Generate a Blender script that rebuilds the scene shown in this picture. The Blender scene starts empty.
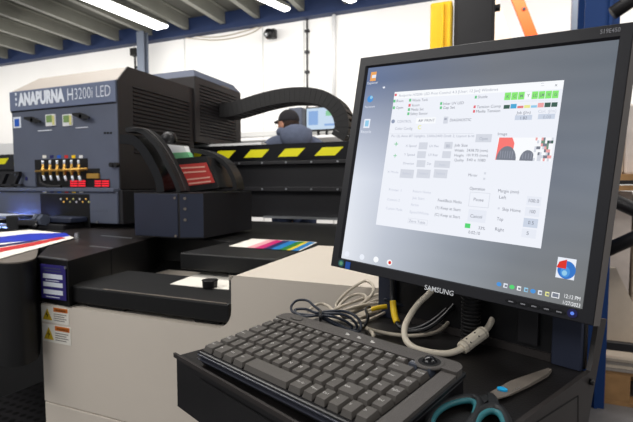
import bpy, bmesh, math, random
from mathutils import Vector, Matrix
random.seed(7)
scene = bpy.context.scene
COL = scene.collection
V = Vector
# ---------------------------------------------------------------- camera, light, exposure
FPX, CX, CY, H = 430.0, 316.5, 211.0, 1.2
YAW, PITCH = math.radians(21.5), math.radians(3.46)
cam_d = bpy.data.cameras.new('camera'); cam_d.sensor_width = 36.0
cam_d.lens = 36.0 * FPX / 633.0; cam_d.clip_start = 0.02
cam = bpy.data.objects.new('camera', cam_d); COL.objects.link(cam)
cam.location = (0, 0, H); cam.rotation_euler = (math.pi/2 - PITCH, 0, YAW)
cam_d.dof.use_dof = True; cam_d.dof.focus_distance = 0.68; cam_d.dof.aperture_fstop = 9.0
scene.camera = cam
scene.view_settings.view_transform = 'Standard'; scene.view_settings.look = 'None'
scene.view_settings.gamma = 1.0; scene.view_settings.exposure = 0.0
scene.view_settings.use_curve_mapping = False
world = bpy.data.worlds.new('hall_ambient'); scene.world = world; world.use_nodes = True
bgn = world.node_tree.nodes['Background']
bgn.inputs[0].default_value = (0.94, 0.96, 1.0, 1); bgn.inputs[1].default_value = 0.40

def area(name, loc, tgt, sx, sy, power, color=(1, 0.97, 0.93), spread=math.pi):
    l = bpy.data.lights.new(name, 'AREA'); l.shape = 'RECTANGLE'; l.size = sx; l.size_y = sy
    l.energy = power; l.color = color; l.spread = spread
    o = bpy.data.objects.new(name, l); COL.objects.link(o); o.location = loc
    o.rotation_euler = (V(tgt) - V(loc)).to_track_quat('-Z', 'Y').to_euler()
    return o
# ceiling light rows of the hall: over the back wall bay, over the printer, behind the operator, plus an added aisle fill
area('hall_light_back', (-5.0, 4.4, 3.4), (-5.0, 6.2, 1.8), 14.0, 0.6, 270)
area('hall_light_right', (2.2, 4.2, 3.4), (1.6, 5.6, 1.2), 3.0, 0.6, 48)
area('hall_light_printer', (-1.8, 1.6, 3.5), (-1.8, 1.7, 0), 3.5, 0.7, 85)
area('hall_light_front', (-2.6, -1.2, 3.3), (-1.6, 1.2, 1.0), 3.0, 1.2, 75, (1, 0.98, 0.95))
area('fill_light_aisle', (2.4, .9, 3.3), (1.0, 3.2, .6), 1.5, .5, 38)  # added fill lamp, brightens the cream panel and pallet
area('hall_light_side', (1.6, -0.4, 3.0), (0.2, 0.7, 0.95), 1.0, 0.5, 8, (1, 0.97, 0.93))

# ---------------------------------------------------------------- measuring helpers (camera geometry in metres)
CAMP = V((0, 0, H))
FW = V((-math.sin(YAW)*math.cos(PITCH), math.cos(YAW)*math.cos(PITCH), -math.sin(PITCH)))
RT = V((math.cos(YAW), math.sin(YAW), 0)); UP = RT.cross(FW)
def ray(x, y): return FW + RT*((x-CX)/FPX) - UP*((y-CY)/FPX)
def onZ(x, y, z): d = ray(x, y); return CAMP + d*((z-H)/d.z)
def onY(x, y, Y): d = ray(x, y); return CAMP + d*(Y/d.y)
def onX(x, y, X): d = ray(x, y); return CAMP + d*(X/d.x)
def dep(x, y, t): return CAMP + ray(x, y)*t
def onP(x, y, p, n): d = ray(x, y); return CAMP + d*((V(p)-CAMP).dot(V(n))/d.dot(V(n)))

# ---------------------------------------------------------------- materials
MATS = {}
def mat(name, col, rough=0.5, metal=0.0, emis=0.0, noise=0.0, scale=20.0, bump=0.0, bscale=200.0, spec=0.38, trans=0.0):
    m = bpy.data.materials.new(name); m.use_nodes = True; nt = m.node_tree; b = nt.nodes['Principled BSDF']
    c = (*col, 1)
    b.inputs['Base Color'].default_value = c; b.inputs['Roughness'].default_value = rough
    b.inputs['Metallic'].default_value = metal; b.inputs['Specular IOR Level'].default_value = spec
    tc = nt.nodes.new('ShaderNodeTexCoord')
    if emis > 0:
        b.inputs['Emission Color'].default_value = c; b.inputs['Emission Strength'].default_value = emis
        b.inputs['Base Color'].default_value = (0, 0, 0, 1) if emis >= .5 else c
        if emis >= .5: b.inputs['Specular IOR Level'].default_value = 0.0
    if noise > 0:
        n = nt.nodes.new('ShaderNodeTexNoise'); n.inputs['Scale'].default_value = scale; n.inputs['Detail'].default_value = 5
        nt.links.new(tc.outputs['Object'], n.inputs['Vector'])
        r = nt.nodes.new('ShaderNodeValToRGB')
        r.color_ramp.elements[0].position = .3; r.color_ramp.elements[1].position = .7
        r.color_ramp.elements[0].color = (*[v*(1-noise) for v in col], 1)
        r.color_ramp.elements[1].color = (*[min(1, v*(1+noise)) for v in col], 1)
        nt.links.new(n.outputs['Fac'], r.inputs['Fac']); nt.links.new(r.outputs['Color'], b.inputs['Base Color'])
    if bump > 0:
        n2 = nt.nodes.new('ShaderNodeTexNoise'); n2.inputs['Scale'].default_value = bscale
        nt.links.new(tc.outputs['Object'], n2.inputs['Vector'])
        bp = nt.nodes.new('ShaderNodeBump'); bp.inputs['Strength'].default_value = bump; bp.inputs['Distance'].default_value = .002
        nt.links.new(n2.outputs['Fac'], bp.inputs['Height']); nt.links.new(bp.outputs['Normal'], b.inputs['Normal'])
    MATS[name] = m
    return m
def srgb(r, g, b):
    f = lambda c: (c/255/12.92 if c/255 <= .04045 else ((c/255+.055)/1.055)**2.4)
    return (f(r), f(g), f(b))
mat('wall_line', (0.55, 0.55, 0.54), .8)
mat('wall_paint', (0.86, 0.85, 0.83), .8, noise=.02, scale=1.5)
mat('concrete', (0.22, 0.21, 0.21), .6, noise=.35, scale=3, bump=.2, bscale=30)
mat('deck_grey', (0.12, 0.12, 0.105), .8, noise=.08, scale=3)
mat('joist_grey', (0.27, 0.27, 0.235), .45, metal=.3, noise=.06, scale=4)
mat('beam_blue', srgb(32, 48, 84), .5, noise=.1, scale=5)
mat('column_blue', srgb(0, 48, 104), .6, noise=.06, scale=6)
mat('column_grey', srgb(104, 112, 126), .5)
mat('warning_orange', srgb(205, 110, 35), .5)
mat('warning_yellow', srgb(200, 170, 30), .5)
mat('logo_blue', srgb(104, 114, 138), .4)
mat('carriage_blue', srgb(88, 94, 110), .42, noise=.05, scale=6)
mat('dark_metal', srgb(28, 27, 30), .45, noise=.1, scale=8)
mat('dark_brown', srgb(30, 26, 27), .5, noise=.1, scale=8)
mat('black_plastic', srgb(17, 17, 19), .42, bump=.15, bscale=900)
mat('black_gloss', srgb(14, 14, 17), .2)
mat('black_matte', srgb(12, 12, 13), .8)
mat('black_rubber', srgb(17, 16, 17), .6, bump=.2)
mat('bed_metal', srgb(44, 40, 40), .3, metal=.25, noise=.3, scale=9, bump=.05, bscale=60)
mat('bed_black', srgb(8, 8, 9), .5, noise=.2, scale=10)
mat('cover_sheen', srgb(166, 158, 150), .5, noise=.02, scale=3)  # pale tone stands for ceiling lights reflected on the carriage cover
mat('cabinet_white', srgb(214, 204, 191), .5, noise=.025, scale=4)
mat('logo_white', srgb(225, 230, 238), .5)
mat('yellow_tape', srgb(225, 218, 15), .5)
mat('yellow_post', srgb(252, 205, 10), .4, noise=.03)
mat('orange', srgb(240, 82, 5), .5)
mat('steel', srgb(170, 172, 175), .3, metal=.9)
mat('steel_dull', srgb(122, 114, 106), .5, metal=.35, noise=.08, scale=40)
mat('rod_grey', srgb(150, 155, 166), .35, metal=.2)
mat('brass', srgb(205, 160, 80), .35, metal=.8)
mat('white', srgb(228, 228, 228), .5)
mat('paper', srgb(232, 228, 218), .8, noise=.02)
mat('label_navy', srgb(46, 38, 112), .5)
mat('label_blue', srgb(30, 90, 190), .5)
mat('label_green', srgb(120, 150, 90), .5)
mat('label_yellow', srgb(205, 200, 130), .5)
mat('red', srgb(200, 40, 40), .5)
mat('red_led', (1.0, 0.03, 0.05), emis=1.0)
mat('display_red', srgb(150, 45, 40), emis=.3)
mat('display_white', srgb(190, 140, 125), emis=.25)
mat('green_led', srgb(120, 190, 140), .5)
mat('uv_glow', (0.10, 0.22, 1.0), emis=7.0)
mat('uv_white', (0.75, 0.85, 1.0), emis=4.0)
mat('tube_light', (1.0, 0.99, 0.95), emis=6.0)
mat('print_blue', srgb(40, 60, 190), .4); mat('print_navy', srgb(30, 30, 90), .4)
mat('print_magenta', srgb(200, 30, 110), .4); mat('print_cyan', srgb(20, 120, 190), .4)
mat('print_green', srgb(30, 120, 50), .4); mat('print_yellow', srgb(220, 200, 40), .4)
mat('print_pink', srgb(235, 170, 175), .4)
mat('console_black', srgb(15, 15, 18), .38, noise=.12, scale=30, bump=.1, bscale=500)
mat('console_top', srgb(21, 19, 19), .42, noise=.3, scale=25, bump=.2, bscale=300)
mat('console_navy', srgb(36, 42, 60), .5, noise=.08, scale=8)
mat('console_side', srgb(44, 40, 39), .45, noise=.08, scale=12)
mat('bezel', srgb(27, 27, 33), .45, bump=.1, bscale=900)
mat('bezel_lit_side', srgb(104, 99, 96), .6)  # paler than the bezel: light on this side is put into the colour
mat('samsung_silver', srgb(235, 238, 242), .5)
mat('model_grey', srgb(150, 150, 156), .4)
mat('kb_body', srgb(76, 72, 69), .5, bump=.3, bscale=1500)
mat('kb_black', srgb(14, 14, 17), .3)
mat('kb_rail', srgb(60, 62, 72), .25)
mat('key_grey', srgb(80, 76, 72), .55, bump=.15, bscale=1500)
mat('key_side', srgb(34, 33, 33), .6)
mat('key_blue', srgb(50, 56, 68), .5)
mat('legend', srgb(200, 198, 194), .6)
mat('cable_grey', srgb(188, 178, 162), .5)
mat('cable_beige', srgb(220, 210, 192), .45)
mat('cable_black', srgb(24, 25, 28), .3)
mat('cable_navy', srgb(34, 40, 52), .35)
mat('tape_yellow', srgb(215, 178, 20), .4)
mat('teal', srgb(40, 104, 112), .5); mat('scissor_black', srgb(24, 26, 28), .5)
mat('pivot_blue', srgb(30, 160, 215), .4)
mat('pallet_wood', srgb(168, 128, 84), .7, noise=.2, scale=12)
mat('board_white', srgb(205, 190, 172), .6, noise=.03)
mat('board_edge', srgb(150, 142, 134), .7, noise=.1, scale=40)
mat('sack', srgb(215, 205, 198), .8, noise=.08, scale=10)
mat('skin', srgb(190, 135, 110), .6); mat('hair', srgb(50, 35, 28), .8)
mat('hoodie', srgb(98, 106, 128), .9, noise=.1, scale=30, bump=.3, bscale=300)
mat('denim', srgb(45, 55, 80), .9, noise=.1, scale=40)
mat('cap', srgb(42, 40, 44), .85)
mat('far_screen', srgb(205, 225, 245), emis=.95); mat('far_green', srgb(150, 215, 170), emis=.9); mat('far_blue', srgb(150, 185, 235), emis=.9)
mat('pc_grey', srgb(70, 76, 90), .5)
# screen colours (all of it is light given off by the panel)
for n, c in dict(win=(240, 243, 251), win2=(232, 236, 246), ink=(120, 124, 138), ink2=(165, 170, 186), ink3=(198, 203, 218), btn=(214, 218, 228), field=(205, 214, 230),
                 ok=(110, 200, 140), bad=(230, 110, 120), kgreen=(140, 235, 120), kdark=(70, 100, 90), kcyan=(80, 170, 215), kred=(225, 130, 130),
                 kyellow=(235, 235, 150), klc=(150, 205, 235), klm=(240, 170, 170), sred=(250, 125, 120), sgrey=(125, 130, 142), sgrn=(120, 150, 130),
                 sbar=(90, 215, 120), wht=(250, 252, 255), iblue=(80, 150, 220), iorange=(240, 170, 100), ipale=(235, 240, 250), igrey=(150, 160, 185), globe=(60, 120, 200), gred=(220, 60, 50)).items():
    mat('s_'+n, srgb(*c), emis=1.0)
def perforated():
    m = mat('perforated', srgb(34, 33, 35), .5); nt = m.node_tree; b = nt.nodes['Principled BSDF']
    tc = nt.nodes.new('ShaderNodeTexCoord'); vm = nt.nodes.new('ShaderNodeVectorMath'); vm.operation = 'SCALE'; vm.inputs[3].default_value = 28
    fr = nt.nodes.new('ShaderNodeVectorMath'); fr.operation = 'FRACTION'
    sb = nt.nodes.new('ShaderNodeVectorMath'); sb.operation = 'SUBTRACT'; sb.inputs[1].default_value = (.5, .5, 0)
    sp = nt.nodes.new('ShaderNodeSeparateXYZ'); cb = nt.nodes.new('ShaderNodeCombineXYZ')
    ln = nt.nodes.new('ShaderNodeVectorMath'); ln.operation = 'LENGTH'
    lt = nt.nodes.new('ShaderNodeMath'); lt.operation = 'LESS_THAN'; lt.inputs[1].default_value = .3
    mx = nt.nodes.new('ShaderNodeMix'); mx.data_type = 'RGBA'
    mx.inputs[6].default_value = (*srgb(40, 39, 41), 1); mx.inputs[7].default_value = (*srgb(6, 6, 6), 1)
    L = nt.links.new
    L(tc.outputs['Object'], vm.inputs[0]); L(vm.outputs[0], fr.inputs[0]); L(fr.outputs[0], sb.inputs[0]); L(sb.outputs[0], sp.inputs[0])
    L(sp.outputs[0], cb.inputs[0]); L(sp.outputs[1], cb.inputs[1]); L(cb.outputs[0], ln.inputs[0]); L(ln.outputs['Value'], lt.inputs[0])
    L(lt.outputs[0], mx.inputs[0]); L(mx.outputs[2], b.inputs['Base Color'])
perforated()

# ---------------------------------------------------------------- mesh builder
class MB:
    def __init__(s, F=None): s.v = []; s.f = []; s.m = []; s.F = F or Matrix.Identity(4)
    def add(s, vs, fs, m):
        o = len(s.v); s.v += [s.F @ V(p) for p in vs]
        for f in fs: s.f.append([o+i for i in f]); s.m.append(m)
        return s
    def box(s, a, b, m='white'):
        x0, x1 = sorted((a[0], b[0])); y0, y1 = sorted((a[1], b[1])); z0, z1 = sorted((a[2], b[2]))
        return s.add([(x0,y0,z0),(x1,y0,z0),(x1,y1,z0),(x0,y1,z0),(x0,y0,z1),(x1,y0,z1),(x1,y1,z1),(x0,y1,z1)],
            [(0,3,2,1),(4,5,6,7),(0,1,5,4),(1,2,6,5),(2,3,7,6),(3,0,4,7)], m)
    def prism(s, poly, vec, m='white', mcap=None):
        n = len(poly); vec = V(vec); P = [V(p) for p in poly]; Q = [p+vec for p in P]
        nn = sum(((P[i]-P[0]).cross(P[i+1]-P[0]) for i in range(1, n-1)), V((0,0,0)))
        if nn.dot(vec) > 0: P, Q = P[::-1], Q[::-1]
        s.add(P+Q, [[i, (i+n-0) if 0 else i+n, (i+1) % n + n, (i+1) % n] for i in range(n)], m)
        s.add(P+Q, [list(range(n)), list(range(2*n-1, n-1, -1))], mcap or m)
        return s
    def quad(s, pts, m): return s.add(pts, [list(range(len(pts)))], m)
    def hexa(s, bot, top, m):
        return s.add(list(bot)+list(top), [(0,3,2,1),(4,5,6,7),(0,1,5,4),(1,2,6,5),(2,3,7,6),(3,0,4,7)], m)
    def cyl(s, p, q, r0, r1=None, n=16, m='steel', cap=True):
        r1 = r0 if r1 is None else r1; p, q = V(p), V(q); d = (q-p).normalized()
        a = d.orthogonal().normalized(); b = d.cross(a)
        ring = lambda c, r: [c+(a*math.cos(2*math.pi*i/n)+b*math.sin(2*math.pi*i/n))*r for i in range(n)]
        fs = [[i, (i+1) % n, (i+1) % n+n, i+n] for i in range(n)]
        if cap: fs += [list(range(n-1, -1, -1)), list(range(n, 2*n))]
        return s.add(ring(p, r0)+ring(q, r1), fs, m)
    def tube(s, pts, r, n=10, m='cable_black', sub=8, closed=False, rf=None):
        P = catmull([V(p) for p in pts], sub, closed) if sub else [V(p) for p in pts]
        N = len(P); vs = []; prev = None
        for i, p in enumerate(P):
            t = (P[(i+1) % N if closed else min(i+1, N-1)] - P[i-1 if closed else max(i-1, 0)]).normalized()
            a = t.orthogonal().normalized() if prev is None else (prev - t*prev.dot(t)).normalized()
            prev = a; b = t.cross(a); rr = rf(i/(N-1)) if rf else r
            vs += [p+(a*math.cos(2*math.pi*k/n)+b*math.sin(2*math.pi*k/n))*rr for k in range(n)]
        fs = []
        for i in range(N if closed else N-1):
            j = (i+1) % N
            fs += [[i*n+k, i*n+(k+1) % n, j*n+(k+1) % n, j*n+k] for k in range(n)]
        if not closed: fs += [list(range(n-1, -1, -1)), [(N-1)*n+k for k in range(n)]]
        return s.add(vs, fs, m)
    def ball(s, c, r, m, n=16, sc=(1,1,1), zmin=-1):
        c = V(c); vs = []; fs = []; K = n//2
        for i in range(K+1):
            th = math.pi*i/K
            for k in range(n):
                ph = 2*math.pi*k/n
                vs.append(c+V((math.sin(th)*math.cos(ph)*r*sc[0], math.sin(th)*math.sin(ph)*r*sc[1], max(zmin, math.cos(th))*r*sc[2])))
        for i in range(K):
            for k in range(n): fs.append([i*n+k, (i+1)*n+k, (i+1)*n+(k+1) % n, i*n+(k+1) % n])
        return s.add(vs, fs, m)
    def text(s, txt, o, ux, uy, size=None, width=None, m='white', bold=0.0, align='L', lift=0.0005):
        """flat lettering: o baseline-left, ux along, uy up (unit vectors)"""
        tv, tf, x0, x1, y0, y1 = glyphs(txt, bold)
        w = max(x1-x0, 1e-6); k = (width/w) if width else size
        kx = ky = k
        if width and size: ky = size
        ux, uy, o = V(ux), V(uy), V(o); nrm = ux.cross(uy).normalized()
        off = -x0*kx if align == 'L' else -(x0+x1)/2*kx
        return s.add([o+ux*(off+x*kx)+uy*(y*ky)+nrm*lift for x, y in tv], tf, m)
    def build(s, name, parent=None, smooth=False, bevel=0.0, seg=2, sub=0):
        me = bpy.data.meshes.new(name)
        inv = world_of(parent).inverted() if parent else Matrix.Identity(4)
        ms = list(dict.fromkeys(s.m))
        me.from_pydata([inv @ v for v in s.v], [], s.f)
        for m in ms: me.materials.append(MATS[m])
        for p, m in zip(me.polygons, s.m): p.material_index = ms.index(m); p.use_smooth = smooth
        me.update()
        o = bpy.data.objects.new(name, me); COL.objects.link(o)
        if parent: o.parent = parent
        if bevel > 0:
            b = o.modifiers.new('bevel', 'BEVEL'); b.width = bevel; b.segments = seg; b.limit_method = 'ANGLE'; b.angle_limit = math.radians(40)
        if sub:
            b = o.modifiers.new('sub', 'SUBSURF'); b.levels = sub; b.render_levels = sub
        return o
def catmull(P, sub, closed=False):
    out = []; N = len(P)
    for i in range(N if closed else N-1):
        g = (lambda k: P[k % N]) if closed else (lambda k: P[max(0, min(N-1, k))])
        p0, p1, p2, p3 = g(i-1), g(i), g(i+1), g(i+2)
        for k in range(sub):
            t = k/sub
            out.append(0.5*((2*p1)+(p2-p0)*t+(2*p0-5*p1+4*p2-p3)*t*t+(3*p1-p0-3*p2+p3)*t**3))
    if not closed: out.append(P[-1])
    return out
_G = {}
def glyphs(txt, bold):
    if (txt, bold) in _G: return _G[(txt, bold)]
    cu = bpy.data.curves.new('lettering', 'FONT'); cu.body = txt; cu.size = 1.0; cu.offset = bold; cu.resolution_u = 3; cu.fill_mode = 'FRONT'
    ob = bpy.data.objects.new('lettering', cu); COL.objects.link(ob)
    bpy.context.view_layer.update()
    me = bpy.data.meshes.new_from_object(ob)
    tv = [(v.co.x, v.co.y) for v in me.vertices]; tf = []
    for p in me.polygons:
        f = list(p.vertices)
        if p.normal.z < 0: f = f[::-1]
        tf.append(f)
    bpy.data.meshes.remove(me); bpy.data.objects.remove(ob); bpy.data.curves.remove(cu)
    xs = [a for a, _ in tv] or [0]; ys = [b for _, b in tv] or [0]
    _G[(txt, bold)] = (tv, tf, min(xs), max(xs), min(ys), max(ys))
    return _G[(txt, bold)]
def world_of(o):
    return (world_of(o.parent) if o.parent else Matrix.Identity(4)) @ o.matrix_basis
def tag(o, label, cat, group=None, kind=None):
    o['label'] = label; o['category'] = cat
    if group: o['group'] = group
    if kind: o['kind'] = kind
    return o
def thing(name, label, cat, loc, rz=0, group=None):
    o = bpy.data.objects.new(name, None); COL.objects.link(o); o.empty_display_size = .05
    o.location = loc; o.rotation_euler = (0, 0, rz)
    return tag(o, label, cat, group)
def struct(o): o['kind'] = 'structure'; return o
def lab(o, t): o['label'] = t; return o
# ================================================================ the hall
WY = 6.6
struct(MB().box((-14, -3, -.05), (6, WY+.2, 0), 'concrete').build('floor'))
w = MB().box((-14, WY, 0), (6, WY+.2, 4.3), 'wall_paint')
struct(w.build('wall_back'))
zb0 = onY(160, 39, WY-.15).z; zb1 = zb0+.34
# wall cladding joints and a dado band
t = MB()
for px in (185, 263, 304, 334): 
    x = onY(px, 60, WY).x; t.box((x-.008, WY-.008, .2), (x+.008, WY, zb0), 'wall_line')
struct(t.build('trim_1'))
zd = onY(250, 134, WY).z
struct(MB().box((-14, WY-.03, zd-.05), (1.5, WY, zd+.03), 'wall_line').build('trim_2'))
b = MB().box((-14, WY-.15, zb0), (6, WY, zb0+.02), 'beam_blue').box((-14, WY-.15, zb1-.02), (6, WY, zb1), 'beam_blue').box((-14, WY-.09, zb0+.02), (6, WY-.07, zb1-.02), 'beam_blue')
struct(b.build('trim_3'))
jz = zb0+.09
jx = [onY(px, 30, WY).x for px in (40, 68, 96, 124, 157, 193, 229, 263, 307, 352)]
xs = [jx[0]-.85*k for k in range(7, 0, -1)]+jx+[jx[-1]+.8*k for k in range(1, 8)]
for x in xs:
    j = MB().prism([(x-.07, -2, jz), (x+.02, -2, jz), (x+.02, -2, jz+.2), (x+.08, -2, jz+.2), (x+.08, -2, jz+.215), (x, -2, jz+.215), (x, -2, jz+.02), (x-.07, -2, jz+.02)], (0, WY+1.85, 0), 'joist_grey')
    tag(j.build('ceiling_joist'), 'pale grey steel joist running over the hall to the blue beam', 'joist', 'steel joists under the ceiling deck')
struct(MB().box((-14, -3, jz+.22), (6, WY+.2, jz+.3), 'deck_grey').build('ceiling'))
# fluorescent fittings
def fitting(p, q, label, wd=.11):
    r = thing('ceiling_light', label, 'light', ((p+q)/2)+V((0,0,.09)), 0, None)
    d = (q-p).normalized(); sdir = d.cross(V((0,0,1))).normalized()
    MB().prism([p-sdir*wd*.7+V((0,0,.03)), p+sdir*wd*.7+V((0,0,.03)), p+sdir*wd*.5+V((0,0,.09)), p-sdir*wd*.5+V((0,0,.09))], q-p, 'joist_grey').build('housing', r)
    MB().prism([p-sdir*wd*.5, p+sdir*wd*.5, p+sdir*wd*.6+V((0,0,.03)), p-sdir*wd*.6+V((0,0,.03))], q-p, 'tube_light').build('diffuser', r)
lz = jz-.09
fitting(onZ(162, 29, lz), onZ(72, -8, lz), 'long lit fluorescent fitting left of centre above the dark printer', .25)
fitting(onZ(287, 11, lz), onZ(240, -10, lz), 'lit fluorescent fitting nearest the round wall camera')
fitting(onZ(353, 2.5, lz), onZ(330, -9, lz), 'lit fluorescent fitting just above the arched cable chain and right of the others')
# steel column on wall left
x0 = onY(141, 60, WY-.3).x; x1 = onY(148, 60, WY-.3).x
tag(MB().box((x0, WY-.4, 0), (x1, WY-.38, jz), 'column_grey').box((x0, WY-.3, 0), (x1, WY-.28, jz), 'column_grey').box(((x0+x1)/2-.01, WY-.38, 0), ((x0+x1)/2+.01, WY-.3, jz), 'column_grey').build('steel_column', bevel=.004),
    'slim blue grey steel column standing before the white wall', 'column')
# wall things
p = onY(307, 16, WY-.03); q = onY(307, 130, WY-.03)
c = thing('conduit', 'thin dark cable conduit running down the white wall', 'conduit', (p.x, WY, q.z))
MB().cyl((p.x, WY-.03, p.z), (p.x, WY-.03, q.z), .014, m='dark_metal').build('pipe', c)
for yy in (31, 52, 72):
    z = onY(307, yy, WY-.03).z; MB().box((p.x-.035, WY-.05, z-.02), (p.x+.035, WY, z+.02), 'dark_metal').build('clip', c)
p = onY(334, 10, WY-.04); q = onY(334, 95, WY-.04)
tag(MB().cyl((p.x, WY-.04, p.z), (p.x, WY-.04, q.z), .028, m='white').build('wall_pipe', smooth=True), 'white vertical pipe on the wall right of the dark conduit', 'pipe')
p = onY(269, 34, WY-.2)
c = thing('wall_camera', 'black round camera on a bracket high on the white wall', 'camera', (p.x, WY, p.z))
MB().box((p.x-.05, WY-.1, p.z-.02), (p.x+.05, WY, p.z+.12), 'black_plastic').build('bracket', c, bevel=.008)
MB().ball(p, .085, 'black_plastic', sc=(1, .9, 1)).build('camera_body', c, smooth=True)
MB().cyl(p+V((-.01,-.06,-.02)), p+V((-.02,-.1,-.04)), .035, m='steel').build('lens', c, smooth=True)
p = onY(134, 52, WY-.1)
c = thing('wall_sensor', 'small black sensor on a stem by the slim grey column', 'sensor', (p.x, WY, p.z-.25))
MB().box((p.x-.07, WY-.14, p.z-.07), (p.x+.07, WY-.04, p.z+.07), 'black_plastic').build('housing', c, bevel=.01)
MB().cyl((p.x, WY-.08, p.z-.07), (p.x, WY-.08, p.z-.32), .018, m='dark_metal').box((p.x-.02, WY-.08, p.z-.3), (p.x+.02, WY, p.z-.26), 'dark_metal').build('stem', c)
for k, (a, dz) in enumerate((((178, 37, 14), 0), ((180, 35, 10), 0))):
    pts = [onY(a[0], a[1], WY-.02), onY(215, 40-3*k, WY-.02), onY(245, 35-4*k, WY-.02), onY(262, 26-2*k, WY-.02), onY(263, 15, WY-.02)]
    tag(MB().tube(pts, .009, 6, 'cable_grey').build('wall_cable', smooth=True), ('lower' if k == 0 else 'upper')+' of two thin cables drooping along the wall under the blue beam', 'cable', 'cables drooping on the wall')

# shelf on the wall with the far workstation
Ys = 5.9
zs = onY(320, 136.5, Ys).z
xa, xb = onY(228, 137, Ys).x, onY(372, 137, Ys).x
s = thing('wall_shelf', 'white wall shelf carrying the far monitor behind the man', 'shelf', ((xa+xb)/2, WY, zs-.1))
MB().box((xa, Ys-.15, zs-.035), (xb, WY-.031, zs), 'white').build('board', s, bevel=.004)
for x in (xa+.2, (xa+xb)/2, xb-.2):
    MB().prism([(x-.02, WY-.031, zs-.035), (x-.02, Ys, zs-.035), (x-.02, WY-.031, zs-.4)], (.04, 0, 0), 'column_grey').build('bracket', s)
a = onY(305.5, 131, Ys); bb = onY(337, 131, Ys); ztop = onY(320, 106.5, Ys).z; zbot = onY(320, 131, Ys).z
m = thing('far_monitor', 'small bright monitor on the white shelf inside the cable arch', 'monitor', ((a.x+bb.x)/2, Ys, zs))
MB().box((a.x, Ys, zbot), (bb.x, Ys+.05, ztop), 'black_plastic').build('frame', m, bevel=.006)
MB().box((a.x+.02, Ys-.004, zbot+.025), (bb.x-.02, Ys, ztop-.02), 'far_screen').box((a.x+.05, Ys-.006, zbot+.09), (a.x+.2, Ys-.004, ztop-.06), 'far_blue').box((bb.x-.17, Ys-.006, ztop-.14), (bb.x-.04, Ys-.004, ztop-.07), 'far_green').box((bb.x-.19, Ys-.006, zbot+.07), (bb.x-.04, Ys-.004, zbot+.1), 'far_blue').build('screen', m)
xm = (a.x+bb.x)/2
MB().box((xm-.11, Ys-.02, zs), (xm+.11, Ys+.12, zs+.012), 'black_plastic').box((xm-.08, Ys+.05, zs), (xm-.05, Ys+.08, zbot+.1), 'black_plastic').box((xm+.05, Ys+.05, zs), (xm+.08, Ys+.08, zbot+.1), 'black_plastic').build('stand', m)
a = onY(290, 131, Ys); bb = onY(303, 131, Ys); zt = onY(297, 108, Ys).z
m = thing('computer_tower', 'dark grey computer tower on the shelf left of the far monitor', 'computer', ((a.x+bb.x)/2, Ys, zs))
MB().box((a.x, Ys-.05, zs), (bb.x, Ys+.35, zt), 'pc_grey').build('case', m, bevel=.008)
MB().cyl((a.x+.09, Ys-.05, zs+.17), (a.x+.09, Ys-.06, zs+.17), .03, m='logo_white').build('power_button', m)

# ================================================================ the flatbed printer base
YF, ZB = .892, .98
pb = thing('flatbed_printer', 'white fronted flatbed printer base with black print bed', 'printer', (-1.0, 1.6, 0))
X0 = onY(41, 303, YF).x; XB = onZ(231, 275, ZB).x; ZL = onY(41, 303, YF).z; ZS = onY(49, 402, YF).z
r = .05
poly = [(X0, YF, ZS+.002), (.12, YF, ZS+.002), (.12, YF, ZB-.012), (.11, YF, ZB)]
poly += [(XB+.012, YF, ZB), (XB, YF, ZB-.012)]
poly += [(XB-r+r*math.cos(t), YF, ZL+r-r*math.sin(t)) for t in [math.pi/2*k/6 for k in range(7)]]
poly += [(X0+.004, YF, ZL), (X0, YF, ZL-.004)]
MB().prism(poly, (0, .56, 0), 'cabinet_white').build('cabinet', pb, bevel=.004)
MB().box((X0, YF, .12), (.12, YF+.56, ZS-.002), 'cabinet_white').build('lower_panel', pb, bevel=.003)
MB().box((X0+.03, YF+.04, 0), (.09, YF+.5, .12), 'black_matte').build('plinth', pb)
zt = onY(101, 290, YF).z
MB().box((onY(64, 290, YF).x, YF+.008, ZL+.012), (XB-.012, 1.138, zt), 'bed_black').box((onY(80, 290, YF).x, YF+.02, ZL), (onY(118, 290, YF).x, 1.0, ZL+.012), 'black_matte').box((onY(188, 290, YF).x, YF+.02, ZL), (XB-.05, 1.0, ZL+.012), 'black_matte').build('service_tray', pb, bevel=.005)
MB().box((onY(101, 290, YF).x, YF+.0075, zt-.0008), (XB-.02, YF+.0125, zt+.0012), 'steel_dull').build('tray_edge_highlight', pb)  # pale strip put in for the highlight along the tray's front edge
XM = onZ(184.5, 251, ZB).x
MB().box((XM, 1.14, ZB-.055), (XB-.004, 1.46, ZB-.002), 'bed_black').box((-2.9, 1.455, ZB-.1), (.12, 2.33, ZB-.002), 'bed_black').build('print_bed', pb, bevel=.004)
MB().box((-2.9, 1.5, .0), (.12, 2.5, ZB-.101), 'black_matte').build('chassis', pb)
# guard box at the left end of the cabinet
top = [onZ(37, 257, ZB), onZ(67.5, 261, ZB), onZ(158, 236, ZB), onZ(128, 227, ZB), onZ(70, 226, ZB)]
zg = onY(55, 305, YF).z
g = MB(); g.prism([(p.x, p.y, ZB-.003) for p in top], (0, 0, zg-ZB+.006), 'bed_black', 'bed_black')
gb = g.build('guard_box', pb, bevel=.002)
MB().prism([(p.x, p.y, ZB) for p in top], (0, 0, -.003), 'bed_metal').build('guard_top', pb)
for (xa, ya, xb, yb) in ((38.5, 256.8, 66, 260.3), (90, 246.5, 112, 248.6), (101, 235.8, 132, 238.4)):
    p, q = onZ(xa, ya, ZB), onZ(xb, yb, ZB); n = V((0, .008, 0))
    MB().prism([p, q, q+n, p+n], (0, 0, .002), 'steel').build('steel_strip', pb)

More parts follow.
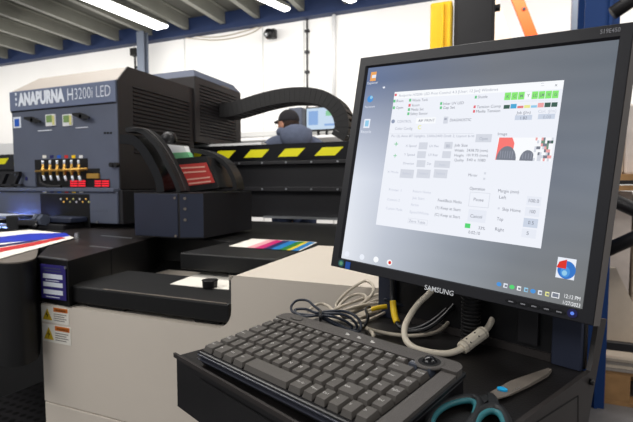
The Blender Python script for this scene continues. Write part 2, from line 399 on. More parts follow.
p = onZ(77, 237.5, ZB); MB().cyl(p, p+V((0,0,.02)), .011, .008, m='steel').build('pin', pb, smooth=False)
a, bq = top[1], top[2]; d = (bq-a); pm_ = a+d*.38; nn = V((d.y, -d.x, 0)).normalized()
MB().prism([pm_-V((0,0,.004)), pm_+d.normalized()*.004-V((0,0,.004)), pm_+d.normalized()*.004-V((0,0,.13)), pm_-V((0,0,.13))], nn*.0015, 'black_matte').build('side_seam', pb)
MB().cyl(V((top[1].x-.008, top[1].y, ZB-.02)), V((top[1].x-.008, top[1].y-.003, ZB-.02)), .004, m='steel').build('screw', pb)
# label on the guard box
yf = min(top[0].y, top[1].y)-.001
def pl(px, py, y=None): return onY(px, py, yf if y is None else y)
def rect_px(mb, x0, y0, x1, y1, Y, m, lift=0.0, th=.0015):
    a = onY((x0+x1)/2, (y0+y1)/2, Y); l = onY(x0, (y0+y1)/2, Y).x; rr = onY(x1, (y0+y1)/2, Y).x
    zt_ = onY((x0+x1)/2, y0, Y).z; zb_ = onY((x0+x1)/2, y1, Y).z
    mb.box((l, Y-lift-th, zb_), (rr, Y-lift, zt_), m)
    return l, rr, zb_, zt_
t = MB()
l, rr, z0, z1 = rect_px(t, 41.5, 265, 66, 299, yf, 'label_navy')
W = rr-l
for zz, f0 in ((.88, .12), (.80, .16)):
    for k in range(9): t.box((l+W*(f0+.078*k), yf-.0022, z0+(z1-z0)*zz), (l+W*(f0+.078*k+.055), yf-.0015, z0+(z1-z0)*(zz+.035)), 'pc_grey')
for zz in (.60, .36, .14):
    t.box((l+W*.1, yf-.0022, z0+(z1-z0)*zz), (rr-W*.12, yf-.0015, z0+(z1-z0)*(zz+.13)), 'logo_white')
for zz in (.53, .05): t.box((l+W*.2, yf-.0022, z0+(z1-z0)*zz), (rr-W*.25, yf-.0015, z0+(z1-z0)*(zz+.02)), 'logo_white')
lab(t.build('label', pb), 'navy label with white lettering')
for (x0, y0, x1, y1) in ((42, 307, 69, 323), (43.5, 325.5, 71, 343)):
    t = MB(); l, rr, z0, z1 = rect_px(t, x0, y0, x1, y1, YF, 'paper')
    W, Hh = rr-l, z1-z0; xx = l+W*.46
    t.prism([(l+W*.05, YF-.0025, z0+Hh*.15), (l+W*.4, YF-.0025, z0+Hh*.15), (l+W*.225, YF-.0025, z0+Hh*.85)], (0, .001, 0), 'warning_yellow')
    t.prism([(l+W*.24, YF-.003, z0+Hh*.7), (l+W*.17, YF-.003, z0+Hh*.42), (l+W*.23, YF-.003, z0+Hh*.45), (l+W*.2, YF-.003, z0+Hh*.22), (l+W*.28, YF-.003, z0+Hh*.5), (l+W*.22, YF-.003, z0+Hh*.48)], (0, .0006, 0), 'black_matte')
    t.box((xx, YF-.0025, z0+Hh*.72), (rr-W*.03, YF-.0015, z0+Hh*.97), 'warning_orange')
    t.text('WARNING', ((xx+rr)/2, YF-.0027, z0+Hh*.77), (1,0,0), (0,0,1), width=W*.4, m='black_matte', align='C')
    for k in range(4): t.box((xx, YF-.0022, z0+Hh*(.55-.13*k)), (rr-W*(.08+.07*(k % 2)), YF-.0015, z0+Hh*(.59-.13*k)), 'ink_grey' if 'ink_grey' in MATS else 'steel_dull')
    lab(t.build('warning_label', pb), 'white and orange warning label with yellow triangle')
# drum shaped cover at the far left
pp = [onZ(-60, 240, ZB), onZ(-60, 256, ZB), onZ(-20, 261, ZB), onZ(0, 263, ZB), onZ(12, 263.2, ZB), onZ(24, 262, ZB), onZ(33, 259.5, ZB), onZ(36.5, 256.5, ZB), onZ(38, 250, ZB), onZ(40, 240, ZB)]
pp = catmull(pp, 6)
MB().prism([(p.x, p.y, .68) for p in pp], (0, 0, ZB-.682), 'bed_black').build('drum_cover', pb, smooth=True, bevel=.003)
MB().prism([(p.x, p.y, ZB-.002) for p in pp], (0, 0, .004), 'steel_dull').build('cover_top', pb)
A, B_ = onZ(46, 380, .4), onZ(0, 398, .4); d = (B_-A)
A2 = A-d*.3; B2 = B_+d*3
MB().prism([(A2.x, A2.y, .385), (B2.x, B2.y, .385), (B2.x, .2, .385), (X0-.01, .2, .385), (X0-.01, A2.y, .385)], (0, 0, .015), 'perforated').build('tread_plate', pb)
for x in (-2.4, X0-.2): MB().box((x, .6, 0), (x+.05, .65, .384), 'black_matte').build('tread_leg', pb)

# media lying on the bed
def sheet(pts, z, m, name): return MB().prism([onZ(x, y, z) for x, y in pts], (0, 0, .0015), m)
s = sheet([(229, 246.5), (252, 239), (317, 242.5), (300, 251)], ZB-.0015, 'paper', 'x')
def strip_px(mb, f0, f1, m, z):
    a, b_, c_, d_ = onZ(229, 246.5, z), onZ(252, 239, z), onZ(317, 242.5, z), onZ(300, 251, z)
    mb.prism([a.lerp(d_, f0), b_.lerp(c_, f0), b_.lerp(c_, f1), a.lerp(d_, f1)][::-1], (0, 0, .0006), m)
for f0, f1, m in ((.26, .38, 'print_pink'), (.38, .5, 'print_magenta'), (.5, .6, 'print_navy'), (.6, .72, 'print_cyan'), (.72, .82, 'print_green'), (.82, .88, 'print_yellow'), (.88, .97, 'print_cyan')):
    strip_px(s, f0, f1, m, ZB+.0002)
tag(s.build('test_print'), 'printed colour chart lying on the black bed under the striped beam', 'print')
s = MB().prism([onZ(x, y, ZB+.004) for x, y in ((-40, 262), (0, 259), (36, 249), (74, 238), (60, 233), (30, 230), (-40, 236))], (0, 0, .0015), 'paper')
def band(pts, m): s.prism([onZ(x, y, ZB+.006) for x, y in pts], (0, 0, .0006), m)
band(((-40, 241), (0, 237), (30, 233.5), (66, 233), (70, 236), (40, 240), (0, 243), (-40, 246)), 'print_blue')
band(((-40, 252), (0, 248), (30, 243), (60, 237), (66, 238), (34, 245.5), (0, 252), (-40, 257)), 'red')
band(((-40, 247), (0, 245), (28, 241), (44, 239.5), (30, 242.6), (0, 247), (-40, 250)), 'print_navy')
tag(s.build('printed_banner'), 'blue, red and white printed sheet coming out below the carriage at left', 'print')
tag(MB().prism([(onZ(x, y, zt).x, onZ(x, y, zt).y, zt) for x, y in ((170, 284.3), (202.4, 272), (214, 270.8), (229, 273.4), (229, 290), (200, 287.5))], (0, 0, .0012), 'paper').build('paper_sheet'), 'torn white paper lying in the black service tray', 'paper')
p = onZ(210, 287, zt+.0015)
c = thing('ink_cap', 'small black round cap on the white paper in the tray', 'cap', p)
MB().cyl(p, p+V((0,0,.02)), .0205, .0225, 24, 'black_plastic').build('cap_body', c)
MB().tube([p+V((.022*math.cos(k*.5236), .022*math.sin(k*.5236), .02)) for k in range(12)], .0015, 6, 'black_gloss', 2, True).build('rim', c, smooth=True)

# ================================================================ the gantry beam
YB = 2.34
gz = (onY(205, 147, YB).z+onY(345, 141, YB).z)/2
ga = thing('gantry_beam', 'long black beam with yellow hazard stripes across the printer', 'beam', (-1.5, YB+.2, 1.0))
MB().box((-6.5, YB+.012, 1.0), (.42, YB+.40, gz-.004), 'dark_metal').build('beam_body', ga, bevel=.004)
hz0 = onY(290, 161.5, YB).z
MB().box((-6.5, YB, hz0), (.42, YB+.012, gz), 'black_gloss').build('hazard_panel', ga)
ya, yb2 = onY(290, 156.5, YB).z, onY(290, 148.5, YB).z
c0, c1 = onY(223, 152, YB).x, onY(328, 152, YB).x; step = (c1-c0)/3; wd = step*.27
for k in range(-12, 6):
    x = c0+step*k
    if x > .3 or x < -6.3: continue
    MB().prism([(x-wd-.02, YB, ya), (x+wd-.02, YB, ya), (x+wd+.03, YB, yb2), (x-wd+.03, YB, yb2)], (0, -.0015, 0), 'yellow_tape').build('hazard_stripe', ga)
for py, hh in ((161, .02), (187, .025)):
    z = onY(290, py, YB).z
    MB().box((-6.5, YB-.035, z-hh), (.42, YB+.012, z), 'dark_metal').build('linear_rail', ga, bevel=.002)
    for k in range(13): MB().cyl((-1.9+k*.16, YB-.035, z-hh/2), (-1.9+k*.16, YB-.039, z-hh/2), .006, n=8, m='steel').build('bolt', ga)
z = onY(300, 222, YB-.03).z
MB().box((onY(263, 222, YB-.03).x, YB-.03, 1.0), (.42, YB+.012, max(z, 1.012)), 'steel').build('encoder_strip', ga)
MB().box((onY(200, 143, YB+.05).x-.3, YB+.05, gz), (onY(261, 143, YB+.05).x, YB+.12, gz+.02), 'white').build('cover_plate', ga)
MB().box((onY(-70, 150, YB+.05).x, YB+.05, gz), (onY(16, 150, YB+.05).x, YB+.3, onY(8, 143, YB+.05).z), 'white').build('end_cover', ga, bevel=.004)
for x in (-6.4, .2): MB().box((x, YB+.05, 0), (x+.2, YB+.38, 1.0), 'dark_metal').build('upright', ga)

# ================================================================ the print carriage
YC = 1.65
C = lambda x, y: onY(x, y, YC)
XL, XR = C(12.7, 150).x, C(119, 150).x
ZT = (C(12.7, 91.7).z+C(118, 79.8).z)/2; ZE = (C(12, 188).z+C(121, 190).z)/2; ZBT = C(110, 224.5).z
Y2 = onX(193, 100, XR).y; Y3 = onX(239, 100, XR).y
ca = thing('print_carriage', 'large blue grey print carriage with lettering and ink valves', 'printer carriage', ((XL+XR)/2, YC+.3, ZB))
MB().box((XL, YC, ZE), (XR-.006, Y2, ZT), 'carriage_blue').build('housing', ca, bevel=.008)
zl = (C(12.7, 110.8).z+C(118, 104).z)/2
MB().box((XL+.002, YC-.008, zl+.003), (XR-.008, YC, ZT-.002), 'logo_blue').build('logo_panel', ca, bevel=.003)
MB().box((XL+.002, YC-.002, zl-.003), (XR-.008, YC, zl+.003), 'black_matte').build('panel_gap', ca)
zc = C(122, 66.5).z
xl2 = C(27, 75).x; dp = .07
MB().hexa([(XL, YC, ZT), (XR-.007, YC, ZT), (XR-.007, Y2, ZT), (XL, Y2, ZT)], [(xl2, YC+dp, zc+.02), (XR-.01, YC+dp, zc+.02), (XR-.01, Y2, zc+.02), (xl2, Y2, zc+.02)], 'cover_sheen').build('top_cover', ca, bevel=.004)
# side panel with louvers
s = MB().prism([(XR-.006, YC+.004, ZE), (XR-.006, Y2, ZE), (XR-.006, Y2, zc+.021), (XR-.006, YC+dp, zc+.021), (XR-.006, YC+.004, ZT)], (.0065, 0, 0), 'dark_brown')
for k in range(17):
    z = ZT-.01-k*.021
    s.prism([(XR, YC+.10, z), (XR+.007, YC+.10, z-.006), (XR, YC+.10, z-.012)], (0, Y2-YC-.14, 0), 'dark_brown')
s.build('side_panel', ca)
# rear housing over the beam
zr = onX(193, 68, XR).z; zrb = gz+.02
RX = XR+.015
s = MB(); zq = onX(239, 81, XR).z
s.hexa([(XL-.3, Y2, zrb), (RX, Y2, zrb), (RX, Y3, zrb), (XL-.3, Y3, zrb)], [(XL-.3, Y2, zr-.05), (RX, Y2, zr-.05), (RX, Y3, zr-.05), (XL-.3, Y3, zr-.05)], 'dark_brown')
s.build('rear_housing', ca, bevel=.004)
MB().hexa([(XL-.3, Y2, zr-.05), (RX, Y2, zr-.05), (RX, Y3, zr-.05), (XL-.3, Y3, zr-.05)], [(XL-.3, Y2+.05, zr+.005), (RX-.045, Y2+.05, zr+.005), (RX-.045, Y3-.03, zr+.005), (XL-.3, Y3-.03, zr+.005)], 'carriage_blue').build('rear_cover', ca, bevel=.003)
s = MB()
for k in range(16):
    z = zr-.09-k*.021
    s.prism([(RX, Y2+.05, z), (RX+.006, Y2+.05, z-.005), (RX, Y2+.05, z-.010)], (0, Y3-Y2-.12, 0), 'dark_metal')
s.build('louver', ca)
p = onX(225, 87, RX); MB().box((RX, p.y-.04, p.z-.006), (RX+.003, p.y+.05, p.z+.004), 'steel_dull').build('maker_badge', ca)
# lower body, ledge
XLL = C(-70, 200).x
MB().box((XLL, YC-.03, ZBT+.006), (XR+.01, Y2-.02, ZE-.012), 'carriage_blue').build('lower_body', ca, bevel=.006)
MB().box((XR+.01, YC-.02, ZBT+.006), (XR+.035, Y2-.02, ZE-.005), 'dark_metal').build('lower_side', ca, bevel=.003)
ll = MB().box((XLL, YC-.045, ZE-.013), (XR+.004, YC+.0, ZE+.006), 'carriage_blue').build('ledge', ca, bevel=.003)
# lettering
zA = C(60, 99.5).z
t = MB(); yl = YC-.0085
hA = C(40, 91).z-C(40, 104).z
xA, xB, xC, xD = C(19.5, 98).x, C(66, 98).x, C(69, 98).x, C(112, 98).x
t.text('ANAPURNA', (xA, yl, zA-.012), (1,0,0), (0,0,1), size=.09, width=xB-xA, m='logo_white', bold=.06)
t.text('H', (xC, yl, zA-.012), (1,0,0), (0,0,1), size=.09, m='logo_white', width=.04)
t.text('3200i LED', (xC+.052, yl, zA-.01), (1,0,0), (0,0,1), size=.082, width=xD-xC-.052, m='logo_white', bold=-.012)
for k in range(3): t.box((xA-.022, yl-.001, zA-.012+k*.028), (xA-.010, yl, zA+.002+k*.028), 'logo_white')
t.build('lettering', ca)
# label, gauges, latches, screws
t = MB(); rect_px(t, 13.5, 117, 21, 128, YC, 'logo_white'); rect_px(t, 15, 119, 19.5, 126.5, YC, 'label_blue', .0016); lab(t.build('sticker', ca), 'blue and white square sticker')
for x in (46.5, 63.5):
    t = MB(); rect_px(t, x, 114.5, x+9.5, 126, YC, 'white', th=.006); rect_px(t, x+1, 115.5, x+6.5, 122.5, YC, 'label_green', .0062); rect_px(t, x+6.8, 115.5, x+9, 125, YC, 'label_yellow', .0062); lab(t.build('gauge', ca), 'green and white gauge window')
for x0, y0, x1, y1 in ((29, 119, 44.5, 122.3), (77, 115.2, 93.5, 118.6)):
    p, q = C(x0, y0), C(x1, y1); m_ = (p+q)/2
    t = MB().cyl(m_, m_+V((0, -.03, 0)), .015, .012, m='black_plastic')
    t.prism([p+V((0,-.02,.006)), m_+V((0,-.02,.018)), q+V((0,-.02,.007)), q+V((0,-.02,-.005)), m_+V((0,-.02,-.014)), p+V((0,-.02,-.004))], (0, -.01, 0), 'black_plastic')
    t.build('latch', ca, bevel=.002)
for x, y, n in ((38, 130.5, 14), (76, 127.5, 12)):
    t = MB(); rect_px(t, x, y-.4, x+n, y+.4, YC, 'logo_white'); t.build('label_strip', ca)
t = MB()
for k in range(3): rect_px(t, 104+k*3, 132, 106+k*3, 134, YC, 'black_matte')
t.build('vent_holes', ca)
for k in range(2): p = C(113.5+k*4.5, 165); MB().cyl(p, p+V((0,-.02,0)), .012, m='black_plastic').build('cable_gland', ca)
# upper ink recess with brass valves
t = MB(); rect_px(t, 35, 159, 88, 170, YC, 'black_matte'); rect_px(t, 37, 169, 100, 187, YC, 'black_matte', th=.002); t.build('upper_recess', ca)
cols = ['paper', 'print_navy', 'print_blue', 'red', 'yellow_post', 'klc' if 'klc' in MATS else 's_klc', 'white']
cols[5] = 'label_blue'
for yy in (156.6, 191.3):
    for k, cc in enumerate(('paper', 'print_navy', 'label_blue', 'red', 'yellow_post', 'white')):
        t = MB(); x = 44.5+k*7.3+(0 if yy < 170 else .3); rect_px(t, x-1.8, yy-1.4, x+1.8, yy+1.6, YC-(0 if yy < 170 else .03), cc); t.build('colour_tag', ca)
p = C(41, 171.5); q = C(92, 169)
for k in range(6):
    c = C(48.3+k*7.1, 170.3)
    v = MB().cyl(c+V((0,-.03,-.028)), c+V((0,-.03,.03)), .007, m='brass').cyl(c+V((0,-.03,.03)), c+V((0,-.03,.052)), .005, .006, m='logo_white').ball(c+V((0,-.03,0)), .013, 'brass', 10).cyl(c+V((0,0,0)), c+V((0,-.03,0)), .006, m='brass')
    v.cyl(c+V((.004,-.032,-.03)), c+V((.012,-.032,-.055)), .006, m='logo_white')
    v.build('ink_valve', ca, smooth=True)
MB().cyl(p+V((0,-.03,0)), q+V((0,-.03,0)), .006, m='brass').build('manifold_pipe', ca, smooth=True)
MB().tube([C(44, 176)+V((0,-.02,0)), C(47, 183)+V((0,-.03,0)), C(56, 186.5)+V((0,-.035,0)), C(66, 186.5)+V((0,-.03,0))], .009, 8, 'black_rubber').build('hose', ca, smooth=True)
t = MB(); rect_px(t, 25, 171, 37, 186.5, YC, 'carriage_blue', th=.01); rect_px(t, 27.5, 177, 29.5, 180.5, YC, 'print_navy', .011); t.build('hinge_plate', ca, bevel=.002)
for x0, x1 in ((70.5, 77.5), (78.5, 85.5), (95, 101), (102, 109)):
    t = MB(); rect_px(t, x0-.5, 179, x1+.5, 187.2, YC-.002, 'black_gloss', th=.003)
    for k in range(3): rect_px(t, x0, 180.4+k*2.3, x1, 181.9+k*2.3, YC-.005, 'red_led')
    lab(t.build('led_display', ca), 'red lit digital display')
for (x0, y0, x1, y1) in ((-30, 172, 22, 174), (-30, 184, 24, 186)):
    t = MB(); rect_px(t, x0, y0, x1, y1, YC-.02, 'dark_metal', th=.02); t.build('side_frame_bar', ca)
for x in (2, 15):
    t = MB().prism([onY(x+5, 173, YC-.02), onY(x+8, 173, YC-.02), onY(x+2, 187, YC-.02), onY(x-1, 187, YC-.02)], (0, -.02, 0), 'dark_metal'); t.build('side_frame_strut', ca)
t = MB(); rect_px(t, 88, 173.5, 100, 178.5, YC-.002, 'brass', th=.01); t.build('fitting', ca, bevel=.002)
# lower recess
t = MB(); rect_px(t, 41, 194, 90, 229, YC-.03, 'black_matte'); t.build('lower_recess', ca)
for r_ in range(2):
    for k in range(5):
        t = MB(); p = onY(61+k*6.3+r_*3, 199+r_*3, YC-.031); t.ball(p, .006, ('white', 'brass', 'label_yellow')[(k+r_) % 3], 8).build('nozzle_tip', ca)
rc = MB(); rect_px(rc, 56, 216, 88, 221, YC-.031, 'console_navy', th=.10); rect_px(rc, 50, 222, 84, 228, YC-.031, 'dark_metal', th=.12); rect_px(rc, 46, 218, 66, 223, YC-.031, 'dark_metal', th=.16); rect_px(rc, 36, 214, 48, 228, YC-.031, 'black_plastic', th=.16)
rc.build('print_head', ca, bevel=.006)
p, q = onY(-40, 217, YC-.1), onY(38, 217.5, YC-.1)
MB().cyl(V((p.x-.5, p.y, q.z)), V((q.x, q.y, q.z)), .014, m='rod_grey').cyl(V((p.x-.5, p.y, q.z-.05)), V((q.x, q.y, q.z-.05)), .010, m='rod_grey').build('guide_rod', ca, smooth=True)
for dy, nm in ((0, 0), (.0, 1)):
    c = onY(38+5*nm, 220, YC-.16); MB().cyl(c+V((-.01,0,0)), c+V((.015,0,0)), .03, n=6, m='pc_grey').build('clamp_nut', ca, bevel=.002)
c = onY(36, 226, YC-.2); MB().ball(c, .013, 'black_gloss', 12).build('knob', ca, smooth=True)
# uv lamp below the carriage, it glows
a, b2 = onY(-10, 229, YC-.12), onY(46, 229, YC-.12)
MB().box((a.x, YC-.025, ZB+.045), (b2.x, YC+.06, ZBT+.006), 'dark_metal').build('lamp_housing', ca, bevel=.003)
uv = MB().box((a.x+.06, YC-.02, ZB+.036), (b2.x-.02, YC+.05, ZB+.045), 'uv_glow').box((onY(14, 229, YC).x, YC-.024, ZB+.032), (onY(28, 229, YC).x, YC+.02, ZB+.04), 'uv_white')
lab(uv.build('ultraviolet_lamp', ca), 'glowing blue curing lamp')
area('curing_lamp', ((a.x+b2.x)/2+.08, YC-.05, ZB+.05), ((a.x+b2.x)/2+.08, YC-.11, ZB-.0), .45, .02, 26.0, (.22, .34, 1.0), math.radians(110))
s = MB().box((C(98, 210).x, YC-.032, C(98,210).z-.003), (C(112,210).x, YC-.03, C(98,210).z), 'carriage_blue'); s.build('seam', ca)
p = onY(97.5, 222, YC-.031); MB().cyl(p, p+V((0,-.003,0)), .007, m='steel').build('screw', ca)

# side pod with the display
YP = 1.36
xp0 = onY(134, 210, YP).x; xp1 = onY(180, 210, YP).x; XP = onZ(192, 241, ZB+.01).x
zpt = onY(181, 193, YP).z; zpb = ZB+.012
yp1 = onX(252, 210, XP).y
po = [(xp0, YP), (xp1, YP), (XP, YP+.035), (XP, yp1), (xp0, yp1)]
MB().prism([(x, y, zpb) for x, y in po], (0, 0, zpt-zpb), 'dark_metal').build('pod', ca, bevel=.004)
MB().box((xp0+.005, YP-.003, zpb+.004), (onY(178, 210, YP).x, YP, zpt-.004), 'console_navy').build('pod_front', ca, bevel=.001)
xs_ = onY(178.6, 210, YP).x
d = V((XP-xp1, .035, 0)).normalized(); n_ = V((d.y, -d.x, 0))
MB().prism([V((xp1, YP, zpb+.004)), V((XP, YP+.035, zpb+.004)), V((XP, YP+.035, zpt-.004)), V((xp1, YP, zpt-.004))], n_*.002, 'console_navy').build('pod_corner', ca)
for x, y in ((175, 198), (176, 236)): p = onY(x, y, YP-.003); MB().cyl(p, p+V((0,-.004,0)), .005, n=10, m='steel_dull').build('screw', ca)
for y in (198.5, 209, 220):
    p = V((xp1, YP, onY(184, y, YP).z))+d*.02; MB().cyl(p, p+n_*.005, .006, n=10, m='steel_dull').build('screw', ca)
# arched guards over the display
def arch(pts, y0, y1, th, m):
    P = catmull([onY(x, y, (y0+y1)/2) for x, y in pts], 6); mb = MB(); vs = []
    for i, p in enumerate(P):
        t = (P[min(i+1, len(P)-1)]-P[max(i-1, 0)]).normalized(); nrm = V((-t.z, 0, t.x))
        for yy, o_ in ((y0, th), (y1, th), (y1, -th), (y0, -th)): vs.append(V((p.x, yy, p.z))+nrm*o_)
    fs = []
    for i in range(len(P)-1):
        for k in range(4): fs.append([i*4+k, i*4+(k+1) % 4, i*4+4+(k+1) % 4, i*4+4+k])
    fs += [[0, 1, 2, 3], [len(vs)-1, len(vs)-2, len(vs)-3, len(vs)-4]]
    return mb.add(vs, fs, m)
arch([(131, 131), (140, 130), (150, 134), (162, 147), (172, 165), (180, 181), (184, 192)], YP+.03, YP+.09, .010, 'black_plastic').build('arched_guard', ca)
MB().tube([onY(x, y, YP+.02) for x, y in ((131, 129), (140, 128), (150, 131.5), (163, 145), (174, 163), (182, 180), (186, 191))], .0025, 8, 'console_side').build('guard_highlight', ca, smooth=True)  # thin paler tube stands in for the highlight along the arch
arch([(186, 150), (198, 151), (214, 155), (228, 164), (236, 177), (239, 190)], YP+.22, YP+.28, .010, 'black_plastic').build('arched_guard', ca)
arch([(128, 140), (140, 141), (150, 150), (160, 166), (166, 180), (168, 192)], YP+.05, YP+.14, .02, 'black_gloss').build('inner_guard', ca)
Yd = YP+.16
t = MB().prism([onY(x, y, Yd) for x, y in ((170, 159), (206, 156), (219, 188), (186, 192))], (0, .12, 0), 'black_plastic'); t.build('display_housing', ca, bevel=.006)
t = MB().prism([onY(x, y, Yd) for x, y in ((178.5, 165), (206.5, 162.5), (215, 182.5), (188, 186))], (0, -.003, 0), 'display_red')
for a_, b_ in (((181, 167.5), (205, 166)), ((183.5, 172), (206, 170.5)), ((187, 179), (210, 176.5)), ((189, 183), (211, 180.5))):
    p, q = onY(*a_, Yd-.003), onY(*b_, Yd-.003); t.prism([p, q, q+V((0,0,-.006)), p+V((0,0,-.006))], (0, -.001, 0), 'display_white')
lab(t.build('display', ca), 'red and white lit display panel')
t = MB().prism([onY(x, y, Yd+.03) for x, y in ((164, 144), (184, 146), (188, 156), (172, 157))], (0, .03, 0), 'white')
t.prism([onY(x, y, Yd+.028) for x, y in ((171, 153), (187, 152), (190, 157.5), (173, 159))], (0, .03, 0), 'green_led'); t.build('indicator_strip', ca, bevel=.002)
p = onY(169, 139, Yd+.08); MB().ball(p, .036, 'black_plastic', 20, sc=(1,1,1)).cyl(p, p-V((0,0,.11)), .03, m='black_plastic').build('beacon', ca, smooth=True)

# ================================================================ the cable chain
YK = 2.56
path = [onY(x, y, YK) for x, y in ((225, 112), (236, 111), (248, 107.5), (268, 101.5), (290, 97.3), (310, 96.8), (326, 100), (338, 108), (344, 119), (345, 130), (341, 139))]
P = catmull(path, 12)
# resample evenly
L = [0]
for i in range(1, len(P)): L.append(L[-1]+(P[i]-P[i-1]).length)
def at(s_):
    for i in range(1, len(P)):
        if L[i] >= s_: return P[i-1].lerp(P[i], (s_-L[i-1])/max(1e-9, L[i]-L[i-1]))
    return P[-1]
ch = thing('cable_chain', 'thick black ribbed cable chain arching above the beam', 'cable chain', (P[-1].x, YK, gz))
NL = 30; st = L[-1]/NL
for k in range(NL):
    p, q = at(k*st+.0006), at((k+1)*st-.0006); tp_ = (at(k*st+.02)-at(max(0, k*st-.02))).normalized(); tq_ = (at((k+1)*st+.02)-at((k+1)*st-.02)).normalized(); n_ = V((-tp_.z, 0, tp_.x)); m_ = V((-tq_.z, 0, tq_.x))
    hh = .046; mb = MB()
    for yy, w_ in ((YK-.07, .014), (YK+.056, .014)):
        mb.prism([V((v.x, yy, v.z)) for v in (p-n_*hh, q-m_*hh, q+m_*hh, p+n_*hh)], (0, w_, 0), 'black_rubber')
    mb.prism([V((v.x, YK-.066, v.z)) for v in (p.lerp(q,.15)+n_*hh, p.lerp(q,.85)+m_*hh, p.lerp(q,.85)+m_*(hh-.01), p.lerp(q,.15)+n_*(hh-.01))], (0, .13, 0), 'black_rubber')
    mb.prism([V((v.x, YK-.066, v.z)) for v in (p.lerp(q,.15)-n_*hh, p.lerp(q,.85)-m_*hh, p.lerp(q,.85)-m_*(hh-.01), p.lerp(q,.15)-n_*(hh-.01))], (0, .13, 0), 'black_rubber')
    mb.build('chain_link', ch, bevel=.003, seg=1)
MB().tube([at(L[-1]*k/12) for k in range(13)], .03, 10, 'cable_black', 3).build('cable_bundle', ch, smooth=True)
MB().box((P[-1].x-.05, YK-.07, gz-.003), (P[-1].x+.05, YK+.07, gz+.012), 'dark_metal').build('anchor', ch)
# ================================================================ the man at the back
def skin_geo(vs, es, rs, sub=2):
    me = bpy.data.meshes.new('tmp'); me.from_pydata(vs, es, [])
    ob = bpy.data.objects.new('tmp', me); COL.objects.link(ob)
    sk = ob.modifiers.new('s', 'SKIN'); sk.use_smooth_shade = True
    for i, r_ in enumerate(rs):
        d = me.skin_vertices[0].data[i]; d.radius = r_ if isinstance(r_, tuple) else (r_, r_); d.use_root = (i == 0)
    sb = ob.modifiers.new('u', 'SUBSURF'); sb.levels = sub
    dg = bpy.context.evaluated_depsgraph_get(); dg.update()
    m2 = bpy.data.meshes.new_from_object(ob.evaluated_get(dg))
    out = ([v.co.copy() for v in m2.vertices], [list(p.vertices) for p in m2.polygons])
    bpy.data.objects.remove(ob); bpy.data.meshes.remove(m2)
    return out
hp = onY(287, 120, 3.55); topz = onY(287, 107, 3.55).z
px0 = V((hp.x+.07, 3.55, 0))
fdir = math.atan2(-.45, .89)         # turned a little left of straight away
FM = Matrix.Translation(px0) @ Matrix.Rotation(math.radians(28), 4, 'Z')
man = thing('person', 'person in grey blue hoodie and dark cap standing with back turned beyond the beam', 'person', (px0.x, px0.y, 0))
hh = topz-.02; k_ = hh/1.735
def S(p): return V(p)*k_
bv = [(0,0,.95),(0,.01,1.10),(0,.0,1.28),(0,-.01,1.42),(0,-.005,1.50),(0,.015,1.58),
      (.19,-.01,1.42),(.25,.0,1.14),(.20,.24,1.08),(.17,.32,1.08),(-.19,-.01,1.42),(-.25,.0,1.14),(-.20,.24,1.08),(-.17,.32,1.08),
      (.10,0,.86),(.11,.02,.50),(.11,-.03,.09),(.12,.12,.04),(-.10,0,.86),(-.11,.02,.50),(-.11,-.03,.09),(-.12,.12,.04)]
be = [(0,1),(1,2),(2,3),(3,4),(4,5),(3,6),(6,7),(7,8),(8,9),(3,10),(10,11),(11,12),(12,13),(0,14),(14,15),(15,16),(16,17),(0,18),(18,19),(19,20),(20,21)]
br = [(.14,.11),(.13,.10),(.15,.11),(.13,.10),.06,.052,.06,.043,.03,.026,.06,.043,.03,.026,.085,.055,.04,.035,.085,.055,.04,.035]
for sx, base in ((1, 9), (-1, 13)):
    for j, (fx, L_, rr) in enumerate(((-.034,.055,.0085),(-.012,.078,.0095),(.010,.085,.0095),(.030,.076,.009),(.048,.06,.008))):
        bx = sx*.17; i0 = len(bv)
        bv += [(bx+fx*.7, .375, 1.08), (bx+fx*.9, .375+L_*.55, 1.075), (bx+fx, .375+L_, 1.055)]
        be += [(base, i0), (i0, i0+1), (i0+1, i0+2)]; br += [rr*1.3, rr, rr*.85]
g = skin_geo([S(p) for p in bv], be, [tuple(c*k_ for c in r_) if isinstance(r_, tuple) else r_*k_ for r_ in br])
mb = MB(FM); mb.add(g[0], g[1], 'skin')
HF = FM @ Matrix.Translation(S((-.045,.06,1.615))) @ Matrix.Rotation(math.radians(42), 4, 'Z')   # head turned left
hd = MB(HF)
vs = []; n = 20; K = 14; fs = []
for i in range(K+1):
    th = math.pi*i/K; zz = math.cos(th); 
    for k in range(n):
        ph = 2*math.pi*k/n; x = math.sin(th)*math.cos(ph); y = math.sin(th)*math.sin(ph)
        jaw = 1-.32*max(0, -zz)**1.0
        vs.append(((x*.078*jaw)*k_, (y*.098*(1-.12*max(0,-zz))+.012*max(0,-zz))*k_, zz*.118*k_))
for i in range(K):
    for k in range(n): fs.append([i*n+k, (i+1)*n+k, (i+1)*n+(k+1) % n, i*n+(k+1) % n])
mb.F = HF; mb.add(vs, fs, 'skin')
mb.prism([(-.014, .085, -.03), (.014, .085, -.03), (0, .12, -.028)], (0, -.004, .045), 'skin')
for sx in (-1, 1): mb.ball((sx*.078, -.005, -.015), .028, 'skin', 10, (.4, .7, 1.1)); mb.ball((sx*.03, .088, .0), .012, 'white', 8); mb.ball((sx*.03, .097, .0), .006, 'hair', 8)
mb.box((-.025, .09, -.062), (.025, .094, -.055), 'red')
mb.build('body', man, smooth=True)
MB(HF).ball((0, -.012, .008), .1, 'hair', 20, (.84, .97, 1.0), zmin=-.55).build('hair', man, smooth=True)
cp = MB(HF).ball((0, -.005, .035), .106, 'cap', 20, (.86, 1.0, .95), zmin=-.12)
cp.prism([(-.075, .07, .03), (-.06, .13, .022), (0, .165, .018), (.06, .13, .022), (.075, .07, .03)], (0, 0, .006), 'cap'); cp.build('cap', man, smooth=True)
gl = MB(HF)
